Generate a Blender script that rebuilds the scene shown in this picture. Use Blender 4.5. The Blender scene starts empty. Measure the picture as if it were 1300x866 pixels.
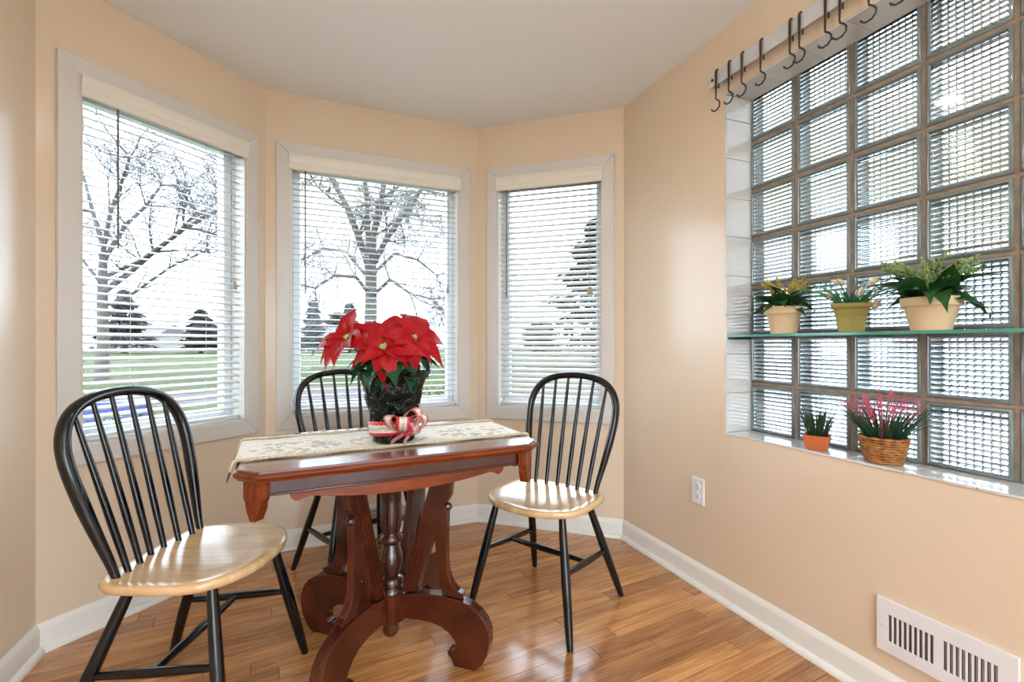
import bpy, bmesh, math, random
from mathutils import Vector, Matrix
random.seed(7)
S = bpy.context.scene
COL = S.collection
PI = math.pi

# ------------------------------------------------------------------ camera, sky, light, exposure
CAM_H = 1.05
cam_d = bpy.data.cameras.new('camera'); cam = bpy.data.objects.new('camera', cam_d); COL.objects.link(cam)
cam.location = (0, 0, CAM_H); cam.rotation_euler = (PI/2, 0, 0)
cam_d.sensor_width = 36; cam_d.lens = 36*600/1300; cam_d.shift_y = 4/1300; cam_d.clip_start = .02; cam_d.clip_end = 600
S.camera = cam
S.view_settings.view_transform = 'Standard'; S.view_settings.look = 'None'
S.view_settings.gamma = 1; S.view_settings.exposure = 0.45; S.view_settings.use_curve_mapping = False
W = bpy.data.worlds.new('overcast_sky'); S.world = W; W.use_nodes = True
nt = W.node_tree; bg = nt.nodes['Background']
tc = nt.nodes.new('ShaderNodeTexCoord'); nz = nt.nodes.new('ShaderNodeTexNoise'); nz.inputs['Scale'].default_value = 2.2
nz.inputs['Detail'].default_value = 4
rp = nt.nodes.new('ShaderNodeValToRGB'); rp.color_ramp.elements[0].position = .3; rp.color_ramp.elements[1].position = .75
rp.color_ramp.elements[0].color = (.66, .80, 1., 1); rp.color_ramp.elements[1].color = (.80, .90, 1, 1)
nt.links.new(tc.outputs['Generated'], nz.inputs['Vector']); nt.links.new(nz.outputs['Fac'], rp.inputs['Fac'])
nt.links.new(rp.outputs['Color'], bg.inputs['Color']); bg.inputs["Strength"].default_value = 8.5

def area_light(name, loc, size, watts, col, rot=(0, 0, 0)):
    l = bpy.data.lights.new(name, 'AREA'); l.shape = 'DISK'; l.size = size; l.energy = watts; l.color = col
    o = bpy.data.objects.new(name, l); COL.objects.link(o); o.location = loc; o.rotation_euler = rot
    return o
ADDED_UPLIGHT = 23  # watts of the unseen uplight added to brighten the ceiling
LAMPS = [(.95, -1.0, 9), (1.35, -1.9, 14), (-.12, 1.42, 1.2)]      # x, y, watts of two added fill lamps, then the lamp over the table

# ------------------------------------------------------------------ materials
MATS = {}
def rgb(r, g, b):
    f = lambda c: (c/255/12.92 if c/255 <= .04045 else ((c/255+.055)/1.055)**2.4)
    return (f(r), f(g), f(b), 1)
class N:
    def __init__(s, name):
        s.m = bpy.data.materials.new(name); s.m.use_nodes = True; s.t = s.m.node_tree
        s.b = s.t.nodes['Principled BSDF']; s.out = s.t.nodes['Material Output']
    def n(s, kind, **kw):
        o = s.t.nodes.new('ShaderNode'+kind)
        for k, v in kw.items():
            if k in o.inputs: o.inputs[k].default_value = v
            else: setattr(o, k, v)
        return o
    def l(s, a, b): s.t.links.new(a, b)
    def ramp(s, fac, stops):
        r = s.n('ValToRGB'); e = r.color_ramp.elements
        while len(e) < len(stops): e.new(.5)
        for q, (p, c) in zip(e, stops): q.position = p; q.color = c
        s.l(fac, r.inputs['Fac']); return r.outputs['Color']
    def math(s, op, a, b=None, c=None):
        o = s.n('Math', operation=op)
        for i, v in enumerate((a, b, c)):
            if v is None: continue
            if isinstance(v, (int, float)): o.inputs[i].default_value = v
            else: s.l(v, o.inputs[i])
        return o.outputs[0]
    def mix(s, fac, a, b, mode='MIX'):
        o = s.n('Mix', data_type='RGBA', blend_type=mode)
        for i, v in ((0, fac), (6, a), (7, b)):
            if isinstance(v, (int, float)): o.inputs[i].default_value = v
            elif isinstance(v, tuple): o.inputs[i].default_value = v
            else: s.l(v, o.inputs[i])
        return o.outputs[2]
    def bump(s, h, strength=.2, dist=.01):
        o = s.n('Bump', Strength=strength, Distance=dist); s.l(h, o.inputs['Height']); s.l(o.outputs[0], s.b.inputs['Normal'])
    def coord(s, scale=(1, 1, 1), rot=(0, 0, 0), kind='Object'):
        t = s.n('TexCoord'); m = s.n('Mapping'); m.inputs['Scale'].default_value = scale; m.inputs['Rotation'].default_value = rot
        s.l(t.outputs[kind], m.inputs['Vector']); return m.outputs[0]
    def set(s, **kw):
        for k, v in kw.items(): s.b.inputs[k.replace('_', ' ')].default_value = v
        return s
def mat(name, col, rough=.5, var=.06, scale=8, bump=0, bscale=60, metal=0, spec=.5, coat=0, trans=0, sub=0):
    if name in MATS: return MATS[name]
    k = N(name); k.set(Base_Color=col, Roughness=rough, Metallic=metal); k.b.inputs['Specular IOR Level'].default_value = spec
    if coat: k.b.inputs['Coat Weight'].default_value = coat; k.b.inputs['Coat Roughness'].default_value = .12
    v = k.coord()
    nz = k.n('TexNoise', Scale=scale, Detail=4.0); k.l(v, nz.inputs['Vector'])
    lo = tuple(c*(1-var) for c in col[:3])+(1,); hi = tuple(min(1, c*(1+var)) for c in col[:3])+(1,)
    k.l(k.ramp(nz.outputs['Fac'], [(.3, lo), (.7, hi)]), k.b.inputs['Base Color'])
    if bump:
        n2 = k.n('TexNoise', Scale=bscale, Detail=3.0); k.l(v, n2.inputs['Vector']); k.bump(n2.outputs['Fac'], bump, .004)
    MATS[name] = k.m; return k.m
def wood(name, dark, light, rough, along=(1, 12, 12), rot=(0, 0, 0), coat=.3, isl=False, scale=3., spec=.5, wave=.12):
    k = N(name); k.set(Roughness=rough); k.b.inputs['Coat Weight'].default_value = coat; k.b.inputs['Coat Roughness'].default_value = .14
    k.b.inputs['Specular IOR Level'].default_value = spec
    v = k.coord(rot=rot); mp = k.n('Mapping'); mp.inputs['Scale'].default_value = along; k.l(v, mp.inputs[0]); v = mp.outputs[0]
    if isl:
        g = k.n('NewGeometry'); oi = k.n('ObjectInfo')
        r = k.math('FRACT', k.math('ADD', g.outputs['Random Per Island'], k.math('MULTIPLY', oi.outputs['Random'], 7.31)))
        vm = k.n('VectorMath', operation='ADD'); cb = k.n('CombineXYZ')
        k.l(k.math('MULTIPLY', r, 37.), cb.inputs[0]); k.l(k.math('MULTIPLY', r, 91.), cb.inputs[1]); k.l(cb.outputs[0], vm.inputs[1]); k.l(v, vm.inputs[0]); v = vm.outputs[0]
    nz = k.n('TexNoise', Scale=scale, Detail=6.0, Roughness=.6, Distortion=.6); k.l(v, nz.inputs['Vector'])
    wv = k.n('TexWave', Scale=scale*.55, Distortion=5.0, Detail=3.0); wv.bands_direction = 'Y'; k.l(v, wv.inputs['Vector'])
    f = k.math('ADD', k.math('MULTIPLY', nz.outputs['Fac'], 1-wave), k.math('MULTIPLY', wv.outputs['Fac'], wave))
    c = k.ramp(f, [(.25, dark), (.75, light)])
    if isl:
        tone = k.ramp(r, [(0, (.74, .68, .62, 1)), (.35, (.92, .89, .86, 1)), (.7, (1.06, 1.04, 1.0, 1)), (1, (1.28, 1.30, 1.30, 1))])
        c = k.mix(1., c, tone, 'MULTIPLY')
    k.l(c, k.b.inputs['Base Color']); k.bump(nz.outputs['Fac'], .05, .003)
    MATS[name] = k.m; return k.m

def paint(name, col, rough, bump):
    k = N(name); k.set(Base_Color=col, Roughness=rough); v = k.coord()
    a = k.n('TexNoise', Scale=1.3, Detail=3.0); k.l(v, a.inputs['Vector'])
    k.l(k.ramp(a.outputs['Fac'], [(.3, tuple(c*.97 for c in col[:3])+(1,)), (.7, col)]), k.b.inputs['Base Color'])
    b = k.n('TexNoise', Scale=55., Detail=2.0); k.l(v, b.inputs['Vector']); k.bump(b.outputs['Fac'], bump, .003)
    MATS[name] = k.m; return k.m
M_WALL = paint('peach_wall_paint', (.76, .605, .445, 1), .2, .03)
M_CEIL = paint('ceiling_paint', (.85, .86, .86, 1), .7, .05)
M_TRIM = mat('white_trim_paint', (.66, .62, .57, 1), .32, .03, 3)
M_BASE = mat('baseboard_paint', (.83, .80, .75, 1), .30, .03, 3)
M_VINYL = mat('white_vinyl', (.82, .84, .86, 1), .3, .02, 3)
M_BLIND = mat('blind_slat_white', (.66, .655, .64, 1), .38, .03, 5)
M_VAL = mat('cream_valance', (.78, .73, .63, 1), .4, .03, 5)
M_CORD = mat('grey_cord', (.30, .26, .23, 1), .6, .05)
M_WAND = mat('wand_grey', (.20, .18, .17, 1), .35, .05)
M_TASSEL = mat('tassel_tan', (.42, .34, .25, 1), .6, .05)
M_FLOOR = wood('oak_floor', rgb(138, 82, 40), rgb(216, 160, 102), .2, along=(1.4, 15, 8), rot=(0, 0, -math.radians(28)), coat=.5, isl=True, scale=2.6, wave=.09)
M_SUB = mat('subfloor_dark', (.08, .05, .03, 1), .8)
M_MAHO = wood('mahogany', (.022, .005, .003, 1), (.125, .023, .008, 1), .22, along=(2, 16, 3), coat=.25, scale=2.4)
M_MAHO2 = wood('mahogany_edge', (.075, .011, .004, 1), (.29, .055, .009, 1), .24, along=(2, 16, 10), coat=.15, scale=2.4, spec=.3)
M_MAHOT = wood('mahogany_top', (.13, .045, .038, 1), (.26, .10, .085, 1), .26, along=(1.5, 14, 3), coat=.9, scale=2.2)
M_DARKCOL = wood('dark_column', (.018, .006, .004, 1), (.06, .018, .010, 1), .16, along=(12, 12, 2), coat=.6)
M_SEAT = wood('birch_seat', rgb(204, 158, 104), rgb(236, 206, 162), .17, along=(2, 14, 4), coat=.6, scale=1.6, wave=.05)
M_BLACK = mat('black_lacquer', (.0045, .005, .006, 1), .14, .3, 20)
M_TILE = mat('white_glazed_tile', (.66, .645, .615, 1), .12, .03, 4, coat=.4)
M_GROUT = mat('grey_grout', (.38, .33, .28, 1), .85)
M_MORTAR = mat('brown_mortar', (.30, .225, .165, 1), .85, .2, 40, .3, 120)
M_STEEL = mat('brushed_steel', (.66, .67, .69, 1), .42, .08, 30, metal=.35)
M_HOOK = mat('bronze_hook', (.07, .05, .035, 1), .4, .2, 30, metal=.6)
M_WHITEP = mat('white_enamel', (.80, .79, .80, 1), .3, .02)
M_SLOT = mat('dark_slot', (.02, .02, .02, 1), .7)
M_DUCT = mat('duct_grey', (.20, .16, .13, 1), .6)

def glass_thin(name, tint, refl):
    k = N(name); k.t.nodes.remove(k.b)
    tr = k.n('BsdfTransparent', Color=tint); gl = k.n('BsdfGlossy', Roughness=.01); fr = k.n('Fresnel', IOR=1.45); mx = k.n('MixShader')
    k.l(k.math('MULTIPLY', fr.outputs[0], refl), mx.inputs[0]); k.l(tr.outputs[0], mx.inputs[1]); k.l(gl.outputs[0], mx.inputs[2]); k.l(mx.outputs[0], k.out.inputs[0])
    MATS[name] = k.m; return k.m
M_PANE = glass_thin('window_glass', (.96, .98, .97, 1), .25)
M_SHELF = None
def real_glass(name, col, ior, rough):
    k = N(name); k.set(Base_Color=col, Roughness=rough, IOR=ior); k.b.inputs['Transmission Weight'].default_value = 1
    MATS[name] = k.m; return k.m
M_SHELF = real_glass('shelf_glass', (.86, .97, .94, 1), 1.48, .0)
M_BLOCK = real_glass('block_glass', (.86, .90, .90, 1), 1.45, .02)
M_RIM = mat('block_rim_glass', (.22, .26, .25, 1), .12, .1, 20, coat=.4)
M_RIM.node_tree.nodes['Principled BSDF'].inputs['Transmission Weight'].default_value = .2

# ------------------------------------------------------------------ mesh helpers
class MB:
    def __init__(s): s.v = []; s.f = []; s.mi = []; s.uv = {}
    def add(s, vs, fs, mi=0, uvs=None):
        o = len(s.v); s.v += [tuple(p) for p in vs]
        for i, f in enumerate(fs):
            if uvs: s.uv[len(s.f)] = [uvs[j] for j in f]
            s.f.append(tuple(o+j for j in f)); s.mi.append(mi)
        return s
    def box(s, a, b, mi=0, M=None):
        x0, y0, z0 = a; x1, y1, z1 = b
        vs = [Vector(p) for p in ((x0,y0,z0),(x1,y0,z0),(x1,y1,z0),(x0,y1,z0),(x0,y0,z1),(x1,y0,z1),(x1,y1,z1),(x0,y1,z1))]
        if M: vs = [M @ p for p in vs]
        return s.add(vs, [(0,3,2,1),(4,5,6,7),(0,1,5,4),(1,2,6,5),(2,3,7,6),(3,0,4,7)], mi)
    def tube(s, pts, rad, n=10, mi=0, cap=True, ell=1., up=None):
        pts = [Vector(p) for p in pts]
        if not isinstance(rad, (list, tuple)): rad = [rad]*len(pts)
        vs = []; fs = []; pu = None
        for i, p in enumerate(pts):
            t = (pts[min(i+1, len(pts)-1)]-pts[max(i-1, 0)]).normalized()
            if pu is None:
                u = Vector(up) if up else (Vector((0,0,1)) if abs(t.z) < .9 else Vector((1,0,0)))
            else: u = Vector(up) if up else pu
            u = (u - t*u.dot(t)).normalized(); w = t.cross(u); pu = u
            for k in range(n):
                a = 2*PI*k/n; vs.append(p + u*(math.cos(a)*rad[i]) + w*(math.sin(a)*rad[i]*ell))
        for i in range(len(pts)-1):
            for k in range(n):
                k2 = (k+1) % n; fs.append((i*n+k, i*n+k2, (i+1)*n+k2, (i+1)*n+k))
        if cap: fs += [tuple(range(n))[::-1], tuple((len(pts)-1)*n+k for k in range(n))]
        return s.add(vs, fs, mi)
    def lathe(s, prof, n=24, mi=0, c=(0, 0, 0), cap=True, jit=0, sq=None):
        vs = []; fs = []
        for r, z in prof:
            for k in range(n):
                a = 2*PI*k/n; q = r*(1+random.uniform(-jit, jit))
                if sq: q *= 1/max(abs(math.cos(a)), abs(math.sin(a)))**sq
                vs.append((c[0]+q*math.cos(a), c[1]+q*math.sin(a), c[2]+z+random.uniform(-jit, jit)*.04))
        for i in range(len(prof)-1):
            for k in range(n):
                k2 = (k+1) % n; fs.append((i*n+k, i*n+k2, (i+1)*n+k2, (i+1)*n+k))
        if cap: fs += [tuple(range(n))[::-1], tuple((len(prof)-1)*n+k for k in range(n))]
        return s.add(vs, fs, mi)
    def prism(s, poly, fn, d0, d1, mi=0):           # poly (a,b) extruded from d0 to d1, fn(a,b,d) -> point
        n = len(poly); vs = [fn(a, b, d0) for a, b in poly]+[fn(a, b, d1) for a, b in poly]
        fs = [tuple(range(n))[::-1], tuple(range(n, 2*n))]+[(i, (i+1) % n, n+(i+1) % n, n+i) for i in range(n)]
        return s.add(vs, fs, mi)
    def grid(s, rows, mi=0, uv=True, flip=False):
        h = len(rows); w = len(rows[0]); vs = [p for r in rows for p in r]
        fs = [(i*w+j, i*w+j+1, (i+1)*w+j+1, (i+1)*w+j) for i in range(h-1) for j in range(w-1)]
        uvs = [(i/(h-1), j/(w-1)) for i in range(h) for j in range(w)] if uv else None
        return s.add(vs, fs, mi, uvs)
    def mesh(s, name, mats, smooth=None, fix=True):
        me = bpy.data.meshes.new(name); me.from_pydata(s.v, [], s.f)
        for m in (mats if isinstance(mats, (list, tuple)) else [mats]): me.materials.append(m)
        me.polygons.foreach_set('material_index', s.mi)
        if s.uv:
            ul = me.uv_layers.new(name='UVMap')
            for fi, us in s.uv.items():
                for k, li in enumerate(me.polygons[fi].loop_indices): ul.data[li].uv = us[k]
        if fix:
            bm = bmesh.new(); bm.from_mesh(me); bmesh.ops.recalc_face_normals(bm, faces=bm.faces); bm.to_mesh(me); bm.free()
        if smooth is not None:
            me.polygons.foreach_set('use_smooth', [True]*len(me.polygons))
            me.set_sharp_from_angle(angle=math.radians(smooth))
        me.update(); return me
    def build(s, name, mats, parent=None, smooth=None, bevel=0, fix=True, kind=None, loc=None, rot=None, label=None):
        return link(name, s.mesh(name, mats, smooth, fix), parent, bevel, kind, loc, rot, label)
def link(name, me, parent=None, bevel=0, kind=None, loc=None, rot=None, label=None):
    o = bpy.data.objects.new(name, me); COL.objects.link(o)
    if parent: o.parent = parent
    if loc: o.location = loc
    if rot: o.rotation_euler = rot
    if kind: o['kind'] = kind
    if label: o['label'] = label
    if bevel:
        b = o.modifiers.new('bevel', 'BEVEL'); b.width = bevel; b.segments = 2; b.limit_method = 'ANGLE'; b.angle_limit = math.radians(40)
    return o
def tag(o, label=None, cat=None, group=None, kind=None):
    if label: o['label'] = label
    if cat: o['category'] = cat
    if group: o['group'] = group
    if kind: o['kind'] = kind
    return o
def empty(name, loc=(0, 0, 0), rz=0, parent=None):
    o = bpy.data.objects.new(name, None); COL.objects.link(o); o.location = loc; o.rotation_euler = (0, 0, rz); o.empty_display_size = .05
    if parent: o.parent = parent
    return o
def kids(o): return [c for c in o.children]
def copy_tree(o, parent=None):
    c = o.copy(); COL.objects.link(c); c.parent = parent
    for ch in list(kids(o)): copy_tree(ch, c)
    return c

# ------------------------------------------------------------------ the room shell
CEIL = 2.34; TH = .16
th_r = math.radians(22.3); DR = Vector((math.sin(th_r), -math.cos(th_r)))
DA = Vector((-1.618, 1.605)); AB = Vector((-1.247, 2.39)); BC = Vector((-.207, 2.825)); CR = Vector((.608, 2.57))
DE = DA + DR*4.2; RE = CR + DR*5.2
POLY = [DE, DA, AB, BC, CR, RE]                       # clockwise seen from above
WIN = {1: (.118, .753, .683, 2.02), 2: (.115, 1.008, .683, 2.02), 3: (.131, .738, .683, 2.02)}
GB = (.69, .69+6*.205, .683, 2.075)                   # the glass block opening on the right wall
def frame(p, q):
    d = (q-p).normalized(); return d, math.atan2(d.y, d.x), (q-p).length
def wall_empty(name, p, q):
    d, a, L = frame(p, q); return a, L
def wall(name, p, q, hole=None):
    d, a, L = frame(p, q); mb = MB(); e = .06
    if hole:
        x0, x1, z0, z1 = hole
        mb.box((-e, 0, 0), (x0, TH, CEIL)).box((x1, 0, 0), (L+e, TH, CEIL)).box((x0, 0, 0), (x1, TH, z0)).box((x0, 0, z1), (x1, TH, CEIL))
    else: mb.box((-e, 0, 0), (L+e, TH, CEIL))
    return mb.build(name, M_WALL, kind='structure', loc=(p.x, p.y, 0), rot=(0, 0, a))
wall_left = wall('wall_left', DE, DA)
wall_bl = wall('wall_bay_left', DA, AB, WIN[1]); wall_bc = wall('wall_bay_center', AB, BC, WIN[2]); wall_br = wall('wall_bay_right', BC, CR, WIN[3])
wall_right = wall('wall_right', CR, RE, GB)
wall_back = wall('wall_back', RE, DE, (.12, 2.36, .001, 2.1)); wall_back.data.materials[0] = mat('white_back_wall', (.84, .84, .83, 1), .5, .02)  # opening for the added door; painted white to cut warm bounce
# ceiling slab with roof over it; the roof overhangs the glass block side
def offset_poly(o):                                    # >0 inwards
    n = len(POLY); out = []
    for i in range(n):
        a, b, c = POLY[i-1], POLY[i], POLY[(i+1) % n]
        d1 = (b-a).normalized(); d2 = (c-b).normalized(); n1 = Vector((d1.y, -d1.x)); n2 = Vector((d2.y, -d2.x))
        k = (n1+n2); k = k/(k.dot(n1)); out.append(b+k*o)
    return out
mb = MB(); mb.prism([(p.x, p.y) for p in offset_poly(-.14)], lambda a, b, d: (a, b, d), CEIL, CEIL+.1)
mb.build('ceiling', M_CEIL, kind='structure')
M_SOFFIT = mat('eave_paint', (.50, .48, .45, 1), .7)
roofp = offset_poly(-.30); ext = Vector((-DR.y, DR.x))*2.3
roofp[4] = roofp[4]+ext; roofp[5] = roofp[5]+ext
mb = MB(); mb.prism([(p.x, p.y) for p in roofp], lambda a, b, d: (a, b, d), CEIL+.1001, CEIL+.22)
mb.build('roof', M_SOFFIT, kind='structure')

# floor: a slab with separate oak boards on it
floor = MB().prism([(p.x, p.y) for p in offset_poly(-.1)], lambda a, b, d: (a, b, d), -.10, -.014).build('floor', M_SUB, kind='structure')
def clip(poly, region):
    for i in range(len(region)):
        a, b = region[i], region[(i+1) % len(region)]; d = b-a; nn = Vector((d.y, -d.x)); out = []
        for j in range(len(poly)):
            p, q = poly[j], poly[(j+1) % len(poly)]; sp = (p-a).dot(nn); sq = (q-a).dot(nn)
            if sp >= 0: out.append(p)
            if (sp >= 0) != (sq >= 0): out.append(p+(q-p)*(sp/(sp-sq)))
        poly = out
        if len(poly) < 3: return []
    return poly
reg = offset_poly(.004); fa = math.radians(28); fx = Vector((math.cos(fa), math.sin(fa))); fy = Vector((-fx.y, fx.x)); BW = .066
planks = []
for r in range(-50, 50):
    y0 = r*BW; x = -5+random.uniform(0, 1.2)
    while x < 4.5:
        L = random.uniform(.45, 1.35); g = .0007
        pl = clip([fx*(x+g)+fy*(y0+g), fx*(x+g)+fy*(y0+BW-g), fx*(x+L-g)+fy*(y0+BW-g), fx*(x+L-g)+fy*(y0+g)], reg); x += L
        if len(pl) >= 3:
            c = sum(pl, Vector((0, 0)))/len(pl)
            vis = c.y > .5 and abs(c.x/c.y) < 1.25
            planks.append((c.length if vis else 50+c.length, pl))
planks.sort(key=lambda t: t[0])
def plank(mb, pl):
    dz = random.uniform(-.0003, 0); top = [p for p in pl]
    c = sum(pl, Vector((0, 0)))/len(pl)
    low = pl; ins = [p+(c-p).normalized()*.0012 for p in pl]; n = len(pl)
    vs = [(p.x, p.y, -.014) for p in low]+[(p.x, p.y, -.0012+dz) for p in low]+[(p.x, p.y, dz) for p in ins]
    fs = [tuple(range(2*n, 3*n))]+[(i+k*n, (i+1) % n+k*n, n+(i+1) % n+k*n, n+i+k*n) for i in range(n) for k in (0, 1)]
    mb.add(vs, fs)
for d, pl in planks[:285]:
    mb = MB(); plank(mb, pl); mb.build('floorboard', M_FLOOR, floor)
mb = MB()
for d, pl in planks[285:]: plank(mb, pl)
mb.build('floorboards_behind', M_FLOOR, floor, kind='stuff')

# baseboards with a shoe moulding, mitred in the corners
def sweep(i, prof, name, m, parent=None, kind=None):
    j = (i+1) % len(POLY); mb = MB(); ends = [[], []]
    for o, z in prof:
        pp = offset_poly(o)
        ends[0].append((pp[i].x, pp[i].y, z)); ends[1].append((pp[j].x, pp[j].y, z))
    n = len(prof)
    mb.add(ends[0]+ends[1], [tuple(range(n)), tuple(range(n, 2*n))[::-1]]+[(k, (k+1) % n, n+(k+1) % n, n+k) for k in range(n)])
    return mb.build(name, m, parent, kind=kind, smooth=30)
BP = [(0, 0), (.014, 0), (.014, .075), (.012, .084), (.008, .090), (.004, .097), (0, .097)]
SP = [(.0141, 0), (.032, 0), (.031, .008), (.027, .015), (.021, .019), (.0141, .020)]
for i, nm in enumerate(['left', 'bay_left', 'bay_center', 'bay_right', 'right', 'back']):
    if nm == 'back': continue
    b = sweep(i, BP, 'baseboard_'+nm, M_BASE, kind='structure'); sweep(i, SP, 'shoe_moulding', M_BASE, b)

# ------------------------------------------------------------------ bay windows and blinds
SLAT_P = .031
def window(n, p, q, side):
    d, a, L = frame(p, q); x0, x1, z0, z1 = WIN[n]; w = .066; t = .017
    e = empty('window_%d' % n, (p.x, p.y, 0), a); e['kind'] = 'structure'
    X0, X1, Z0, Z1 = x0-w, x1+w, z0-w-.004, z1+w
    fn = lambda A, B, D: (A, D, B)
    for pl in ([(X0, Z0), (x0, z0), (x0, z1), (X0, Z1)], [(X1, Z0), (X1, Z1), (x1, z1), (x1, z0)], [(X0, Z1), (x0, z1), (x1, z1), (X1, Z1)], [(X0, Z0), (X1, Z0), (x1, z0), (x0, z0)]):
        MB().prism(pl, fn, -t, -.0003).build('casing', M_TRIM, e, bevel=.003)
    mb = MB(); j = .006
    for pl in ([(x0, z0), (x0+j, z0+j), (x0+j, z1-j), (x0, z1)], [(x1, z0), (x1, z1), (x1-j, z1-j), (x1-j, z0+j)], [(x0, z1), (x0+j, z1-j), (x1-j, z1-j), (x1, z1)], [(x0, z0), (x1, z0), (x1-j, z0+j), (x0+j, z0+j)]):
        mb.prism(pl, fn, -.012, .155)
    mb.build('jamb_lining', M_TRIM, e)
    a0, a1, b0, b1 = x0+j, x1-j, z0+j, z1-j; s = .038
    for pl in ([(a0, b0), (a0+s, b0+s), (a0+s, b1-s), (a0, b1)], [(a1, b0), (a1, b1), (a1-s, b1-s), (a1-s, b0+s)], [(a0, b1), (a0+s, b1-s), (a1-s, b1-s), (a1, b1)], [(a0, b0), (a1, b0), (a1-s, b0+s), (a0+s, b0+s)]):
        MB().prism(pl, fn, .085, .135).build('sash_rail', M_VINYL, e, bevel=.004)
    MB().box((a0+s-.004, .108, b0+s-.004), (a1-s+.004, .112, b1-s+.004)).build('pane', M_PANE, e)
    return e
def blind(n, p, q, tilt, wand_x, wand_z, cord_x, cord_z, label):
    d, a, L = frame(p, q); x0, x1, z0, z1 = WIN[n]
    x0 += .009; x1 -= .009
    dd = Vector((d.x, d.y, 0))
    e = empty('window_blind', (p.x, p.y, 0), a)
    tag(e, label, 'blind', 'white slatted blinds in the bay')
    fn = lambda A, B, D: (D, A, B)
    # valance: moulded board standing proud of the casing
    prof = [(-.030, 1.947), (-.024, 1.943), (-.020, 1.947), (-.020, 2.018), (-.040, 2.018), (-.040, 2.008), (-.036, 2.002), (-.033, 1.992), (-.033, 1.975), (-.030, 1.970)]
    MB().prism(prof, fn, x0-.014, x1+.014).build('valance', M_VAL, e, smooth=30)
    MB().box((x0, .012, 1.972), (x1, .052, 2.008)).build('head_rail', M_VINYL, e, bevel=.003)
    yc = .038; wv = .036
    prof = []
    for k in range(6):
        s = -1+2*k/5; prof.append((wv/2*s, .0016+.0022*(1-s*s)))
    prof = prof+[(aa, bb-.0034) for aa, bb in reversed(prof)]
    me = MB().prism(prof, fn, x0, x1).mesh('slat', M_BLIND, 30)
    z = 1.955; k = 0
    while z > z0+.045:
        o = link('slat', me, e, loc=(0, yc, z), rot=(math.radians(tilt+random.uniform(-.8, .8)), 0, 0)); z -= SLAT_P
    zb = z0+.02
    MB().box((x0, yc-.014, zb-.008), (x1, yc+.014, zb+.008)).build('bottom_rail', M_BLIND, e, bevel=.004)
    nl = 3 if n == 2 else 2
    for k in range(nl):
        x = x0+(x1-x0)*((k+.5)/nl if n == 2 else (.26, .74)[k])
        MB().tube([(x, yc-.019, zb), (x, yc-.019, 1.972)], .0009, 5).build('ladder_cord', M_BLIND, e)
    MB().tube([(wand_x, -.004, 1.958), (wand_x, -.006, wand_z)], .0042, 6).build('tilt_wand', M_WAND, e)
    c = MB(); c.tube([(cord_x, .004, 1.958), (cord_x, .004, cord_z+.03)], .0012, 5); c.tube([(cord_x+.007, .004, 1.958), (cord_x+.007, .004, cord_z+.026)], .0012, 5)
    co = c.build('pull_cord', M_CORD, e)
    tp = [(.003, .034), (.006, .03), (.0075, .015), (.011, .0), (.0105, -.004)]
    for dx, dz in ((0, 0), (.012, -.003)) if n == 3 else ((0, 0),):
        MB().lathe(tp, 10, c=(cord_x+dx, .0, cord_z+dz)).build('tassel', M_TASSEL, co, smooth=40)
    return e
W1 = window(1, DA, AB, 'left'); W2 = window(2, AB, BC, 'center'); W3 = window(3, BC, CR, 'right')
blind(1, DA, AB, 17, .235, 1.42, .705, 1.315, 'white slatted blind on the left bay window, behind the near chair')
blind(2, AB, BC, 5, .185, 1.31, .945, 1.35, 'white slatted blind on the middle bay window, behind the poinsettia')
blind(3, BC, CR, 35, .185, 1.325, .665, 1.335, 'white slatted blind on the right bay window, slats tilted nearly shut')

# unseen glazed door added behind the viewer to let in fill daylight
dk, ak, lk = frame(RE, DE)
pd = empty('door_1', (RE.x, RE.y, 0), ak); pd['kind'] = 'structure'
for xa, xb, yy in ((.12, 1.26, .04), (1.22, 2.36, .085)):
    for a_, b_ in (((xa, yy, .003), (xa+.07, yy+.04, 2.098)), ((xb-.07, yy, .003), (xb, yy+.04, 2.098)), ((xa+.0705, yy, .003), (xb-.0705, yy+.04, .09)), ((xa+.0705, yy, 2.03), (xb-.0705, yy+.04, 2.098))):
        MB().box(a_, b_).build('door_rail', M_VINYL, pd)
    MB().box((xa+.068, yy+.018, .088), (xb-.068, yy+.022, 2.032)).build('pane', M_PANE, pd)

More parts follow.
